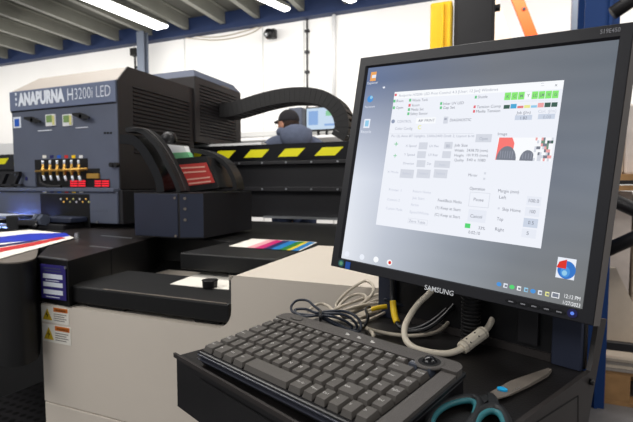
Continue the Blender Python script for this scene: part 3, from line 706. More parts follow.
for sx in (-1, 1): gl.tube([(sx*.075, -.01, .005), (sx*.078, .05, .008), (sx*.066, .1, .006)], .003, 6, 'black_gloss'); gl.tube([(sx*.034+.024*math.cos(t*math.pi/4), .104, .02*math.sin(t*math.pi/4)) for t in range(8)], .0025, 6, 'black_gloss', 3, True)
gl.build('glasses', man, smooth=True)
cv = [(0,0,.93),(0,.01,1.10),(0,-.005,1.28),(0,-.015,1.42),(0,-.01,1.50),(.205,-.01,1.43),(.26,.0,1.14),(.20,.24,1.08),(-.205,-.01,1.43),(-.26,.0,1.14),(-.20,.24,1.08),(.11,-.01,1.475),(-.11,-.01,1.475)]
ce = [(0,1),(1,2),(2,3),(3,4),(3,11),(11,5),(5,6),(6,7),(3,12),(12,8),(8,9),(9,10)]
cr = [(.175,.135),(.165,.13),(.18,.14),(.16,.13),(.09,.085),.088,.07,.05,.088,.07,.05,.1,.1]
g = skin_geo([S(p) for p in cv], ce, [tuple(c*k_ for c in r_) if isinstance(r_, tuple) else r_*k_ for r_ in cr])
MB(FM).add(g[0], g[1], 'hoodie').build('hoodie', man, smooth=True)
hd = MB(FM); c = S((0, -.02, 1.525))
hd.tube([c+V((.115*math.sin(a_)*1.05, -.105*math.cos(a_)+.01, .018-.018*math.cos(a_))) for a_ in [2*math.pi*k/12 for k in range(12)]], .042, 12, 'hoodie', 5, True)
hd.ball(c+V((.01, -.115, -.035)), .115, 'hoodie', 18, (1.25, .62, .95)); hd.build('hood', man, smooth=True)
tv = [(0,0,.97),(.10,0,.86),(.11,.02,.50),(.11,-.03,.12),(-.10,0,.86),(-.11,.02,.50),(-.11,-.03,.12)]
g = skin_geo([S(p) for p in tv], [(0,1),(1,2),(2,3),(0,4),(4,5),(5,6)], [(.155*k_,.12*k_),.105*k_,.08*k_,.065*k_,.105*k_,.08*k_,.065*k_])
MB(FM).add(g[0], g[1], 'denim').build('trousers', man, smooth=True)
for sx in (-1, 1):
    MB(FM).ball(S((sx*.115, .06, .045)), .065*k_, 'black_plastic', 14, (.85, 2.3, .8), zmin=-.68).build('shoe', man, smooth=True)

# ================================================================ background at the right
YQ = 3.0
t = MB(); a = onY(430, 20, YQ); b2 = onY(452, 20, YQ); zt = onY(440, 1.5, YQ).z
yp = thing('guard_post', 'ribbed bright yellow post rising behind the computer screen', 'post', ((a.x+b2.x)/2, YQ, 0))
MB().box((a.x, YQ, 0), (b2.x, YQ+.12, zt), 'yellow_post').build('column', yp, bevel=.012)
w_ = b2.x-a.x
for f in (.52, .82): MB().box((a.x+w_*f, YQ-.022, .3), (a.x+w_*(f+.13), YQ, zt-.02), 'yellow_post').build('rib', yp, bevel=.005)
MB().box((a.x-.04, YQ-.04, 0), (b2.x, YQ+.16, .012), 'dark_metal').build('base_plate', yp)
a = onY(453, 20, YQ); b2 = onY(495, 20, YQ); z0 = onY(470, 75, YQ).z
bx = thing('equipment_cabinet', 'tall black equipment cabinet beside the yellow post', 'cabinet', ((a.x+b2.x)/2, YQ+.15, 0))
zt = onY(475, 1, YQ).z
MB().box((a.x+.004, YQ+.02, 0), (b2.x, YQ+.45, zt+.12), 'dark_brown').build('body', bx, bevel=.008)
p = onY(496, 4.5, YQ); MB().cyl((b2.x, YQ+.06, p.z), (b2.x+.03, YQ+.06, p.z), .022, m='black_plastic').build('hinge', bx)
MB().box((a.x+.03, YQ+.012, .2), (b2.x-.02, YQ+.02, zt+.05), 'dark_metal').build('door', bx, bevel=.002)
# blue column
cb = onZ(590, 407, 0); YCo = cb.y
a = onY(585, 12, YCo).x; b2 = onY(620.5, 12, YCo).x
co = MB().box((a, YCo, 0), (b2, YCo+.015, jz-.002), 'column_blue').box((a, YCo+.19, 0), (b2, YCo+.205, jz-.002), 'column_blue').box(((a+b2)/2-.006, YCo+.015, 0), ((a+b2)/2+.006, YCo+.19, jz-.002), 'column_blue')
cc = thing('steel_column', 'wide royal blue steel column behind the right of the computer screen', 'column', ((a+b2)/2, YCo+.1, 0))
co.build('stanchion', cc, bevel=.002)
MB().box((b2-.05, YCo-.012, 0), (b2-.035, YCo, jz-.002), 'column_blue').build('cable_strip', cc)
# pallet with stacked boards
Yr = 2.72
zf = 0
xr0, xr1 = onY(600, 380, Yr).x, 1.9
pz0, pz1 = onY(617, 393, Yr).z, onY(617, 371, Yr).z
pz0 = max(pz0, .02)
pa = thing('wooden_pallet', 'wooden pallet on the floor beside the blue column', 'pallet', ((xr0+xr1)/2, Yr+.4, 0))
for y in (Yr, Yr+.38, Yr+.7): 
    for x in (xr0, (xr0+xr1)/2-.06, xr1-.14): MB().box((x, y, 0 if y < 0 else .022), (x+.14, y+.1, pz1-.022), 'pallet_wood').build('block', pa, bevel=.003)
    MB().box((xr0, y, 0), (xr1, y+.1, .022), 'pallet_wood').build('bottom_board', pa, bevel=.002)
for k in range(6): MB().box((xr0, Yr+k*.14, pz1-.022), (xr1, Yr+k*.14+.1, pz1), 'pallet_wood').build('top_board', pa, bevel=.002)
zz = pz1
zs1 = onY(617, 359, Yr).z; nb = 4
for k in range(nb):
    h_ = (zs1-pz1)/nb
    tag(MB().box((xr0+.01+.006*(k % 2), Yr-.01+.004*k, zz+.0005), (xr1-.05, Yr+.75, zz+h_-.001), 'board_edge' if k % 2 == 0 else 'board_white').build('board'),
        ['lowest grey edged board, flat on the wooden pallet', 'second board up from the wooden pallet, pale edged', 'third board up from the wooden pallet, grey edged', 'topmost pale flat board of the pallet stack'][k], 'board', 'boards stacked on the pallet'); zz += h_
# large white panel standing on the stack
p0 = onY(607, 268, Yr+.3); 
top_l = onY(606, 268, Yr+.25); 
tag(MB().prism([(onY(602, 350, Yr+.25).x, Yr+.25, zz+.002), (1.8, Yr+.25, zz+.002), (1.8, Yr+.25, zz+.4), (onY(633, 303, Yr+.25).x, Yr+.25, onY(633, 303, Yr+.25).z), (onY(616, 268, Yr+.25).x, Yr+.25, onY(616, 268, Yr+.25).z), (onY(602, 268, Yr+.25).x, Yr+.25, onY(606, 268, Yr+.25).z)], (0, .03, 0), 'board_white').build('white_panel', bevel=.002),
    'big cream panel with sloping top standing on the board stack', 'panel')
za = onY(617, 343, Yr-.06).z; zb_ = onY(617, 351, Yr-.06).z
tag(MB().box((onY(601, 347, Yr-.06).x, Yr-.06, zb_), (1.9, Yr-.02, za), 'dark_metal').box((1.82, Yr-.06, 0), (1.9, Yr-.02, zb_), 'dark_metal').build('rail_bar', bevel=.003), 'dark horizontal bar crossing in front of the cream panel', 'bar')
# pallet rack behind
Yk = 3.7
rk = thing('pallet_rack', 'pallet rack with wooden decking and cream sides right of the screen', 'rack', (1.6, Yk+.4, 0))
xq0 = onY(585, 180, Yk).x
for zz_, m_ in ((onY(625, 174, Yk).z, 'pallet_wood'),):
    MB().box((xq0, Yk, zz_-.05), (2.6, Yk+.9, zz_), m_).build('decking', rk, bevel=.003)
    MB().box((xq0, Yk-.02, zz_-.075), (2.6, Yk, zz_-.045), 'dark_brown').build('deck_rail', rk, bevel=.003)
    MB().box((xq0, Yk-.01, zz_-.12), (2.6, Yk+.03, zz_-.08), 'pallet_wood').build('load_beam', rk, bevel=.003)
for x in (xq0, 2.5):
    for y in (Yk+.03, Yk+.8): MB().box((x, y, 0), (x+.09, y+.07, 3.3), 'column_grey').build('rack_upright', rk, bevel=.004)
a, b2 = onY(516.5, -4, 4.9), onY(539, 54, 4.9)
d = (b2-a).normalized(); a2 = a-d*.5; b3 = b2+d*1.4; n_ = V((d.z, 0, -d.x))*.052
tag(MB().prism([a2-n_, b3-n_, b3+n_, a2+n_], (0, .05, 0), 'orange').cyl(onY(524, 9, 4.9)+V((0,.002,0)), onY(524, 9, 4.9)-V((0,.012,0)), .018, m='dark_metal').build('rack_brace', bevel=.004), 'orange diagonal steel brace above the computer screen', 'brace')
a, b2 = onY(496, -6, 5.3), onY(517, 52, 5.3); d = (b2-a).normalized(); a2 = a-d*.3; b3 = b2+d*1.5
tag(MB().prism([a2-V((.2,0,0)), b3-V((.34,0,0)), b3, a2], (0, .04, 0), 'board_white').build('leaning_sheet'), 'pale sheet leaning at a slant left of the orange brace', 'sheet')
for (x0, y0, x1, y1, YY, wd_, lb) in ((596, 255, 660, 226, 2.66, .035, 'dark pole slanting up to the right above the cream panel'), (604, 196, 660, 221, 3.3, .045, 'dark flat bar slanting down to the right below the wooden decking'), (613, 13, 650, -12, 2.3, .03, 'dark arm slanting up to the right across the top of the blue column')):
    a, b2 = onY(x0, y0, YY), onY(x1, y1, YY); d = (b2-a)
    tag(MB().cyl(a, b2+d*1.5, wd_, m='dark_metal').build('slanted_pole', smooth=True), lb, 'pole')
for k, (x0, x1, m_) in enumerate(((612, 622, 'sack'), (622, 632, 'board_white'), (632, 650, 'sack'))):
    a, b2 = onY(x0-8, 160, Yk+.2).x, onY(x1-8, 160, Yk+.2).x; zz_ = onY(625, 174, Yk).z
    tag(MB().box((a+.004, Yk+.2, zz_), (b2, Yk+.6, zz_+.65-.06*k), m_).build('wrapped_goods', bevel=.02), ['cream wrapped goods on the rack, nearest the screen edge', 'pale narrow wrapped goods on the rack, middle one of three', 'wide cream wrapped goods on the rack, farthest from the screen'][k], 'goods', 'wrapped goods on the rack')
for k in range(4):
    x = onY(606, 230, Yk+.3).x+k*.19
    tag(MB().box((x, Yk+.3, 0), (x+.17, Yk+.7, onY(625, 185, Yk+.3).z-.05-.03*k), ('sack', 'board_white', 'pallet_wood', 'sack')[k]).build('stored_panel', bevel=.01), ['pale stored panel under the wooden decking, nearest the screen edge', 'cream stored panel under the decking, second from the screen edge', 'brown stored panel under the decking', 'cream stored panel under the decking, farthest from the screen'][k], 'panel', 'panels stored under the decking')

# ================================================================ operator console
ZD = .94
PL, PF, PR = onZ(176, 356, ZD), onZ(414, 493, ZD), onZ(586, 371, ZD)
PB = V((-.25, .872, ZD))
cs = thing('operator_console', 'black operator console with tray top and navy back panel', 'console', (-.1, .6, 0))
def down(p, z): return V((p.x, p.y, z))
MB().prism([down(p, ZD-.078) for p in (PL, PF, PR, PB)], (0, 0, .078), 'console_black', 'console_top').build('tray', cs, bevel=.002)
cen = (PL+PF+PR+PB)/4
MB().prism([down(cen+(p-cen)*f, .02) for p, f in ((PL, .72), (PF, .8), (PR, .93), (PB, .9))], (0, 0, ZD-.079-.02), 'console_black').build('pedestal', cs, bevel=.003)
dL = (PF-PL).normalized(); nL = V((dL.y, -dL.x, 0))
MB().prism([PL+nL*.0005, PF+nL*.0005, PF+nL*.0045, PL+nL*.0045], (0, 0, .006), 'console_side').build('front_lip', cs, bevel=.0008)
MB().prism([PL+dL*.07+nL*.001-V((0,0,.012)), PL+dL*.35+nL*.001-V((0,0,.012)), PL+dL*.35+nL*.001-V((0,0,.0135)), PL+dL*.07+nL*.001-V((0,0,.0135))], nL*.0006, 'black_matte').build('front_seam', cs)
eR = (PR-PF).normalized(); nR = V((eR.y, -eR.x, 0))
def R_(x, y): return onP(x, y, PF+nR*.001, nR)
sp = [R_(586, 370), R_(594.5, 318), R_(602, 318), R_(584, 417), R_(572, 470), R_(520, 520), R_(414, 560)]
sp = [R_(586, 370), R_(594.5, 318), R_(602, 318), R_(584, 417), down(R_(584, 417), .02), down(PF+nR*.001, .02), PF+nR*.001]
MB().prism(sp, nR*.006, 'console_side').build('side_plate', cs, bevel=.001)
ln = MB()
for (x0, y0, x1, y1) in ((528, 422, 573, 394), (573, 394, 573, 420), (500, 440, 528, 422)):
    a, b2 = R_(x0, y0)+nR*.006, R_(x1, y1)+nR*.006; d = (b2-a).normalized().cross(nR)*.0008
    ln.prism([a-d, b2-d, b2+d, a+d], nR*.0005, 'black_matte')
ln.build('door_seam', cs)
p = R_(585, 380)+nR*.006; MB().cyl(p, p+nR*.005, .0045, .004, m='black_plastic').build('screw', cs, smooth=True)
eB = (PB-PR).normalized(); nB = V((-eB.y, eB.x, 0));
if nB.y > 0: nB = -nB
def B_(x, y, o=0): return onP(x, y, PR+nB*o, nB)
zpt_ = 1.09
def bk(s0, s1, o0, o1, z0, z1, m, nm, bev=.0015):
    a, b2 = PR+eB*s0, PR+eB*s1
    MB().prism([down(a+nB*o0, z0), down(b2+nB*o0, z0), down(b2+nB*o1, z0), down(a+nB*o1, z0)], (0, 0, z1-z0), m).build(nm, cs, bevel=bev)
LB = (PB-PR).length
sU = (B_(554, 340)-PR).dot(eB); sV = (B_(397, 300)-PR).dot(eB); sW = (B_(382, 290)-PR).dot(eB)
bk(.002, min(sW, LB), .0, -.012, ZD+.001, zpt_, 'console_black', 'back_plate')
bk(.004, sU, .010, .0, ZD+.001, zpt_, 'console_navy', 'upright')
bk(sV, min(sW, LB-.002), .012, .0, ZD+.001, zpt_, 'console_navy', 'upright')
bk(sU+.001, sV-.001, .006, .0, ZD+.0005, ZD+.012, 'console_side', 'rear_lip')
bk(sU+.02, sU+.05, .008, .0, ZD+.02, zpt_-.02, 'dark_metal', 'bracket')

# ================================================================ computer monitor
TLp, TRp, BLp, BRp = (368.6, 68.1), (619.3, 39.5), (341.7, 258), (583, 309.2)
r0, r1, r2, r3 = [ray(*p) for p in (TLp, TRp, BLp, BRp)]
A3 = Matrix((( -r3.x, r1.x, r2.x), (-r3.y, r1.y, r2.y), (-r3.z, r1.z, r2.z)))
bb_, cc_, dd_ = A3.inverted() @ r0
q0, q1, q2, q3 = r0, r1*cc_, r2*dd_, r3*bb_
sc_ = .376/(q1-q0).length
q0, q1, q2, q3 = [CAMP+q*sc_ for q in (q0, q1, q2, q3)]
MX = (q1-q0).normalized(); MN = MX.cross((q0-q2)).normalized(); MU = MN.cross(MX).normalized()
SW, SH = .376, (q2-q0).length
MF = Matrix(((MX.x, MU.x, MN.x, q0.x), (MX.y, MU.y, MN.y, q0.y), (MX.z, MU.z, MN.z, q0.z), (0,0,0,1)))
def scr(px, py):
    p = onP(px, py, q0, MN)-q0; return p.dot(MX), p.dot(MU)
mon = bpy.data.objects.new('computer_monitor', None); COL.objects.link(mon); mon.empty_display_size = .05
mbase = q0+MX*SW/2-MU*(SH+.02)
mon.matrix_basis = Matrix.Translation(mbase) @ MF.to_3x3().to_4x4()
tag(mon, 'large black framed computer monitor showing a white print control window', 'monitor')
bl = -(scr(360.5, 59.3)[0]+scr(333, 264)[0])/2; bt = (scr(360.5, 59.3)[1]+scr(600, 26.5)[1])/2
brr = (scr(631.6, 34)[0]+scr(608, 220)[0]+scr(594.6, 315)[0])/3-SW; bbm = -SH-(scr(333, 266)[1]+scr(596, 326)[1])/2
rim = ((scr(628, 120)[0]+scr(602.4, 316)[0])/2-SW-brr)*.8
print('bezel', bl, bt, brr, bbm, 'rim', rim, 'screen h', SH)
def ringmesh(loops, m):
    mb = MB(MF); vs = []; fs = []
    for (x0, x1, y0, y1, z) in loops: vs += [(x0, y0, z), (x1, y0, z), (x1, y1, z), (x0, y1, z)]
    for i in range(len(loops)-1):
        for k in range(4): fs.append([i*4+k, i*4+(k+1) % 4, (i+1)*4+(k+1) % 4, (i+1)*4+k])
    return mb.add(vs, fs, m)
lo = [(-bl, SW+brr+rim, -SH-bbm, bt, -.022), (-bl, SW+brr+rim, -SH-bbm, bt, -.008), (-bl, SW+brr+.001, -SH-bbm, bt, .003), (-bl+.001, SW+brr, -SH-bbm+.001, bt-.001, .004),
      (-.0045, SW+.001, -SH-.001, .003, .004), (0, SW, -SH, 0, .0005), (0, SW, -SH, 0, -.001)]
ringmesh(lo, 'bezel').build('bezel', mon)
e = MB(MF).prism([(SW+brr+.001, -SH-bbm, .0031), (SW+brr+rim, -SH-bbm, -.0078), (SW+brr+rim, bt, -.0078), (SW+brr+.001, bt, .0031)], (.0006, 0, .0006), 'bezel_lit_side')
e.build('side_rim', mon)
MB(MF).hexa([(.02, -SH+.01, -.05), (SW-.02, -SH+.01, -.05), (SW-.02, -.02, -.05), (.02, -.02, -.05)], [(-bl+.001, -SH-bbm+.001, -.0221), (SW+brr+rim-.001, -SH-bbm+.001, -.0221), (SW+brr+rim-.001, bt-.001, -.0221), (-bl+.001, bt-.001, -.0221)], 'black_plastic').build('rear_cover', mon, bevel=.002)
mxc = SW*.52
MB(MF).box((mxc-.05, -SH*.75, -.062), (mxc+.05, -SH*.45, -.0501), 'dark_metal').build('mount_plate', mon)
# the display: panel glow; wallpaper colours also hold painted haze and viewing-angle reflection
m = bpy.data.materials.new('wallpaper'); m.use_nodes = True; nt = m.node_tree; b = nt.nodes['Principled BSDF']
b.inputs['Base Color'].default_value = (0.01, 0.01, 0.012, 1); b.inputs['Roughness'].default_value = .35
tc = nt.nodes.new('ShaderNodeTexCoord'); sx = nt.nodes.new('ShaderNodeSeparateXYZ'); nt.links.new(tc.outputs['Object'], sx.inputs[0])
def mth(op, a_, b_=None, c_=None, clamp=False):
    n = nt.nodes.new('ShaderNodeMath'); n.operation = op; n.use_clamp = clamp
    for i, v in enumerate((a_, b_, c_)):
        if v is None: continue
        if isinstance(v, (int, float)): n.inputs[i].default_value = v
        else: nt.links.new(v, n.inputs[i])
    return n.outputs[0]
def ramp(fac, stops):
    r = nt.nodes.new('ShaderNodeValToRGB'); el = r.color_ramp.elements
    for i, (p_, c_) in enumerate(stops):
        e_ = el[i] if i < 2 else el.new(p_)
        e_.position = p_; e_.color = (*srgb(*c_), 1)
    nt.links.new(fac, r.inputs[0]); return r.outputs[0]
U_ = mth('ADD', mth('DIVIDE', sx.outputs[0], SW), .5)            # 0 left .. 1 right (object origin is the screen's lower middle)
W_ = mth('DIVIDE', mth('SUBTRACT', sx.outputs[1], .02), SH)      # 0 bottom .. 1 top
topc = ramp(U_, [(0, (88, 110, 152)), (.3, (96, 108, 132)), (.6, (108, 114, 124)), (1, (106, 114, 124))])
midc = ramp(U_, [(0, (232, 238, 250)), (.22, (205, 212, 228)), (.55, (150, 160, 178)), (.8, (116, 124, 138)), (1, (122, 130, 142))])
botc = ramp(U_, [(0, (240, 244, 252)), (.22, (196, 203, 215)), (.5, (158, 165, 174)), (.75, (132, 137, 142)), (1, (122, 124, 124))])
mx1 = nt.nodes.new('ShaderNodeMix'); mx1.data_type = 'RGBA'; nt.links.new(mth('MULTIPLY', W_, 2.0, None, True), mx1.inputs[0]); nt.links.new(botc, mx1.inputs[6]); nt.links.new(midc, mx1.inputs[7])
mx2 = nt.nodes.new('ShaderNodeMix'); mx2.data_type = 'RGBA'; nt.links.new(mth('MULTIPLY', mth('SUBTRACT', W_, .42), 2.0, None, True), mx2.inputs[0]); nt.links.new(mx1.outputs[2], mx2.inputs[6]); nt.links.new(topc, mx2.inputs[7])
wv = nt.nodes.new('ShaderNodeTexWave'); wv.bands_direction = 'Y'; wv.inputs['Scale'].default_value = 9; wv.inputs['Distortion'].default_value = 3; wv.inputs['Detail'].default_value = 1
nt.links.new(tc.outputs['Object'], wv.inputs['Vector'])
mx3 = nt.nodes.new('ShaderNodeMix'); mx3.data_type = 'RGBA'; mx3.blend_type = 'SCREEN'; nt.links.new(mth('MULTIPLY', wv.outputs['Fac'], .012), mx3.inputs[0]); nt.links.new(mx2.outputs[2], mx3.inputs[6]); mx3.inputs[7].default_value = (1,1,1,1)
nt.links.new(mx3.outputs[2], b.inputs['Emission Color']); b.inputs['Emission Strength'].default_value = .90; b.inputs['Specular IOR Level'].default_value = .15
MATS['wallpaper'] = m
sm = bpy.data.meshes.new('screen'); 
LM = Matrix.Translation((-SW/2, SH+.02, 0))   # screen TL frame -> monitor frame
sm.from_pydata([LM @ V(p) for p in ((0,-SH,0), (SW,-SH,0), (SW,0,0), (0,0,0))], [], [(0,1,2,3)]); sm.materials.append(m)
screen = bpy.data.objects.new('screen', sm); COL.objects.link(screen); screen.parent = mon; screen['label'] = 'lit screen with grey blue desktop wallpaper'

class Draw:
    def __init__(s): s.mb = MB(MF); s.L = 1
    def rc(s, x0, y0, x1, y1, m, lift):
        """pixel box measured at its left/right middle and top/bottom middle"""
        mx_, my_ = (x0+x1)/2, (y0+y1)/2
        l = scr(x0, my_)[0]; r_ = scr(x1, my_)[0]; t_ = scr(mx_, y0)[1]; b_ = scr(mx_, y1)[1]
        return s.lr(l, b_, r_, t_, m, lift)
    def lr(s, l, b_, r_, t_, m, lift):
        z = lift*.00012; s.mb.quad([(l, b_, z), (r_, b_, z), (r_, t_, z), (l, t_, z)], m); return (l, b_, r_, t_)
    def tx(s, t, x0, y0, x1, y1, m, lift=4, h=None, bold=0.0):
        """text from pixel (x0,y0) to (x1,y1) along its baseline"""
        a = scr(x0, y0); c = scr(x1, y1); yy = (a[1]+c[1])/2
        s.mb.text(t, (a[0], yy, 0), (1,0,0), (0,1,0), width=c[0]-a[0], size=h, m=m, lift=lift*.00012, bold=bold)
    def ci(s, x, y, rx, ry, m, lift, n=20, half=False):
        c = scr(x, y); N = n
        pts = [(c[0]+rx*math.cos(math.pi*(1 if half else 2)*k/(N-1 if half else N)), c[1]+ry*math.sin(math.pi*(1 if half else 2)*k/(N-1 if half else N)), lift*.00012) for k in range(N)]
        s.mb.quad(pts, m)
def c2(x, y): return (380+x/3.32, 70+y/3.32)
def c3(x, y): return (370+x/6.03, 130+y/6.03)
def c4(x, y): return (460+x/6.03, 130+y/6.03)
def c5(x, y): return (370+x/6.33, 185+y/6.33)
def c7(x, y): return (460+x/6.03, 180+y/6.03)
D = Draw()
tl, tr, br_, blw = scr(394.6, 92), scr(563.6, 80.3), scr(541.6, 248), scr(376, 225)
wl, wr, wt, wb = (tl[0]+blw[0])/2, (tr[0]+br_[0])/2, (tl[1]+tr[1])/2, (blw[1]+br_[1])/2
print('win corners', tl, tr, br_, blw)
D.lr(wl, wb, wr, wt, 's_win', 1); D.lr(wl, wt-.012, wr, wt, 's_wht', 2)
def T2(t, x0, y0, x1, y1, m='s_ink', h=None, bold=0.0): D.tx(t, *c2(x0, y0), *c2(x1, y1), m, 5, h, bold)
def T5(f, t, x0, y0, x1, y1, m='s_ink', h=None, bold=0.0): D.tx(t, *f(x0, y0), *f(x1, y1), m, 5, h, bold)
hs = .0062
D.rc(*c2(49, 79), *c2(56, 87), 's_bad', 3); T2('Anapurna H3200i LED Print Control 4.3 [User: 12 Jan] Windows', 62, 90, 392, 68, 's_ink2', hs)
for x0, y0, x1, y1 in ((535, 52, 545, 53), (535, 44, 545, 45)): D.rc(*c2(x0, y0), *c2(x1, y1), 's_ink2', 4)
T2('x', 580, 55, 589, 54, 's_ink')
for (t, x, y, w_, c) in (('Run', 45, 108, 32, 's_ok'), ('Open', 43, 130, 34, 's_ok'), ('Waste Tank', 97, 105, 62, 's_ok'), ('Vacuum', 95, 122, 36, 's_bad'), ('Media Set', 93, 136, 52, 's_ok'), ('Safety Sensor', 91, 150, 68, 's_ok'),
                         ('Inker UV LED', 200, 116, 78, 's_ok'), ('Gap Set', 199, 130, 50, 's_ok'), ('Shuttle', 315, 95, 42, 's_ok'), ('Tension Comp', 311, 127, 90, 's_bad'), ('Media Tension', 309, 142, 90, 's_bad')):
    D.rc(*c2(x, y-9), *c2(x+7, y), c, 4); T2(t, x+10, y, x+w_, y-2, 's_ink', hs)
letters = [('K', 's_kdark'), ('C', 's_kcyan'), ('M', 's_kred'), ('Y', 's_kyellow'), ('LC', 's_klc'), ('LM', 's_klm'), ('W', 's_kdark'), ('G', 's_kdark')]
for k, (t, c) in enumerate(letters):
    x = 414+k*22.6; y = 75-k*.9
    D.rc(*c2(x, y), *c2(x+20.5, y+25), 's_kgreen' if k != 3 else 's_wht', 3); T2(t, x+6-(2 if len(t) > 1 else 0), y+18, x+15+(2 if len(t) > 1 else 0), y+17.6, 's_sgrn', hs, .02)
    D.rc(*c2(x-2, y+30), *c2(x+18, y+33), 's_win2', 3); f = (.8, .95, .5, .6, .5, .95, .95, .95)[k]
    D.rc(*c2(x-3, y+54-16*f), *c2(x+17, y+54), c, 4)
T2('Job (J/m)', 453, 148, 500, 145, 's_ink', hs); D.rc(*c2(448, 150), *c2(505, 166), 's_field', 3); T2('1.82', 466, 165, 488, 164, 's_ink', hs)
T2('Ctrl. (J/m)', 525, 144, 585, 140, 's_ink3', hs); D.rc(*c2(525, 146), *c2(581, 163), 's_field', 3); T2('0.00', 541, 162, 567, 161, 's_ink2', hs)
D.ci(*c2(44, 171), .0035, .0035, 's_igrey', 4); T2('CONTROL', 57, 178, 105, 172, 's_ink2', hs)
D.rc(*c2(120, 158), *c2(185, 178), 's_wht', 3); T2('AV', 127, 173, 143, 172, 's_ink', .006, .02); T2('PRINT', 148, 173, 182, 170, 's_ink', hs)
D.rc(*c2(211, 155), *c2(226, 178), 's_btn', 3); D.rc(*c2(214, 160), *c2(222, 166), 's_ink2', 4); T2('DIAGNOSTIC', 232, 172, 303, 169, 's_ink', hs)
T2('Color Config', 50, 201, 108, 196, 's_ink2', hs); T2('C', 125, 197, 136, 196, 's_kyellow', .009, .03)
T2('Pic: (2) Anno BT Uplights, 3300x2400 Draft 2, Layout 6.rti', 38, 226, 313, 220, 's_ink2', .0058)
D.rc(*c2(318, 213), *c2(371, 240), 's_btn', 3); T2('Open', 330, 233, 358, 232, 's_ink2', hs)
D.rc(*c2(32, 211), *c2(312, 212), 's_btn', 3)
for (t, x, y) in (('X Speed', 215, 102), ('Y Speed', 205, 155), ('Direction', 200, 208)): T5(c3, t, x, y, x+65, y+1, 's_ink2', .0055)
for (x, y) in ((295, 75), (285, 128), (282, 182)): D.rc(*c3(x, y), *c3(x+52, y+42), 's_btn', 3)
for (t, x, y) in (('UV Pwr', 358, 104), ('UV Rear', 352, 157), ('Dist', 344, 210)): T5(c3, t, x, y, x+58 if t != 'Dist' else x+25, y+1, 's_ink2', .0055)
for (x, y, w_) in ((448, 72, 50), (436, 128, 52), (388, 186, 95)): D.rc(*c3(x, y), *c3(x+w_, y+42), 's_btn', 3)
T5(c3, '80', 458, 105, 482, 106, 's_ink2'); T5(c3, 'Auto', 415, 216, 455, 217, 's_ink3')
T5(c3, 'X Mode', 105, 258, 172, 262, 's_ink3', .0055)
for x in (182, 282, 385): D.rc(*c3(x, 238), *c3(x+82, 290), 's_btn', 3); T5(c3, 'Select', x+14, 268, x+68, 270, 's_ink3', .0055)
T5(c3, '+', 145, 104, 168, 104, 's_ok'); T5(c3, '+', 140, 172, 160, 172, 's_ok')
T2('Job Size', 247, 255, 291, 254, 's_ink', hs)
for t, v_, y in (('Width', '2438.70 (mm)', 271), ('Height', '1019.95 (mm)', 287), ('Quality', '540 x 1080', 303)): T2(t, 247, y, 278, y+1, 's_ink', .0058); T2(v_, 288, y, 358 if v_[0] != '5' else 350, y+1, 's_ink', .0058)
T5(c4, 'Image', 228, 33, 285, 32, 's_ink', hs)
# picture on the screen: plain preview shapes
a, b3 = scr(*c4(212, 185)), scr(*c4(548, 185)); t_ = scr(*c4(380, 46))[1]; yb_ = (a[1]+b3[1])/2
w3 = b3[0]-a[0]; h3 = t_-yb_
D.lr(a[0], yb_, b3[0], t_, 's_wht', 3)
def loc(fx, fy, l): return (a[0]+w3*fx, yb_+h3*fy, l*.00012)
D.mb.quad([loc(0, 0, 4), loc(.30, 0, 4), loc(.32, .75, 4), loc(.27, 1, 4), loc(.02, 1, 4)], 's_sred')
D.mb.quad([loc(.20+.185*math.cos(math.pi*k/14), .62*math.sin(math.pi*k/14), 5) for k in range(15)], 's_sgrey')
D.mb.quad([loc(.585+.135*math.cos(math.pi*k/14), .46*math.sin(math.pi*k/14), 5) for k in range(15)], 's_sgrey')
for k in range(6): D.mb.quad([loc(.08+.045*k, .08, 6), loc(.088+.045*k, .08, 6), loc(.088+.045*k, .40, 6), loc(.08+.045*k, .40, 6)], 's_ink2')
for k in range(4): D.mb.quad([loc(.5+.05*k, .08, 6), loc(.508+.05*k, .08, 6), loc(.508+.05*k, .32, 6), loc(.5+.05*k, .32, 6)], 's_ink2')
random.seed(3)
for i in range(9):
    for j in range(8):
        c = random.choice(['s_sgrn', 's_kdark', 's_btn', 's_wht', 's_wht', 's_klm', 's_sgrey'] if j > 3 else ['s_wht', 's_btn', 's_klm', 's_sgrey', 's_wht'])
        D.mb.quad([loc(.69+i*.0344, j*.125, 7), loc(.69+(i+1)*.0344, j*.125, 7), loc(.69+(i+1)*.0344, (j+1)*.125, 7), loc(.69+i*.0344, (j+1)*.125, 7)], c)
T5(c4, 'Mirror', 50, 280, 105, 282, 's_ink', hs); D.rc(*c4(145, 255), *c4(158, 268), 's_btn', 3); D.rc(*c4(140, 288), *c4(153, 301), 's_btn', 3)
T5(c7, 'Operation', 58, 60, 150, 64, 's_ink', .0066); D.rc(*c7(55, 75), *c7(178, 165), 's_btn', 3); D.rc(*c7(58, 78), *c7(175, 162), 's_win', 4); T5(c7, 'Pause', 82, 126, 142, 130, 's_ink', .0068)
D.rc(*c7(48, 180), *c7(158, 255), 's_win2', 3); T5(c7, 'Cancel', 62, 226, 132, 232, 's_ink', .0068)
D.rc(*c7(30, 262), *c7(63, 290), 's_sbar', 4); T5(c7, '33%', 110, 298, 150, 301, 's_ink', .0066); T5(c7, '0:02:10', 50, 324, 120, 330, 's_ink', .0066)
T5(c7, 'Margin (mm)', 230, 72, 355, 84, 's_ink', .0066); T5(c7, 'Left', 236, 112, 278, 116, 's_ink', .0068); T5(c7, 'Skip Home', 255, 184, 365, 196, 's_ink', .0066); T5(c7, 'Top', 222, 243, 260, 247, 's_ink', .0068); T5(c7, 'Right', 212, 304, 265, 312, 's_ink', .0068)
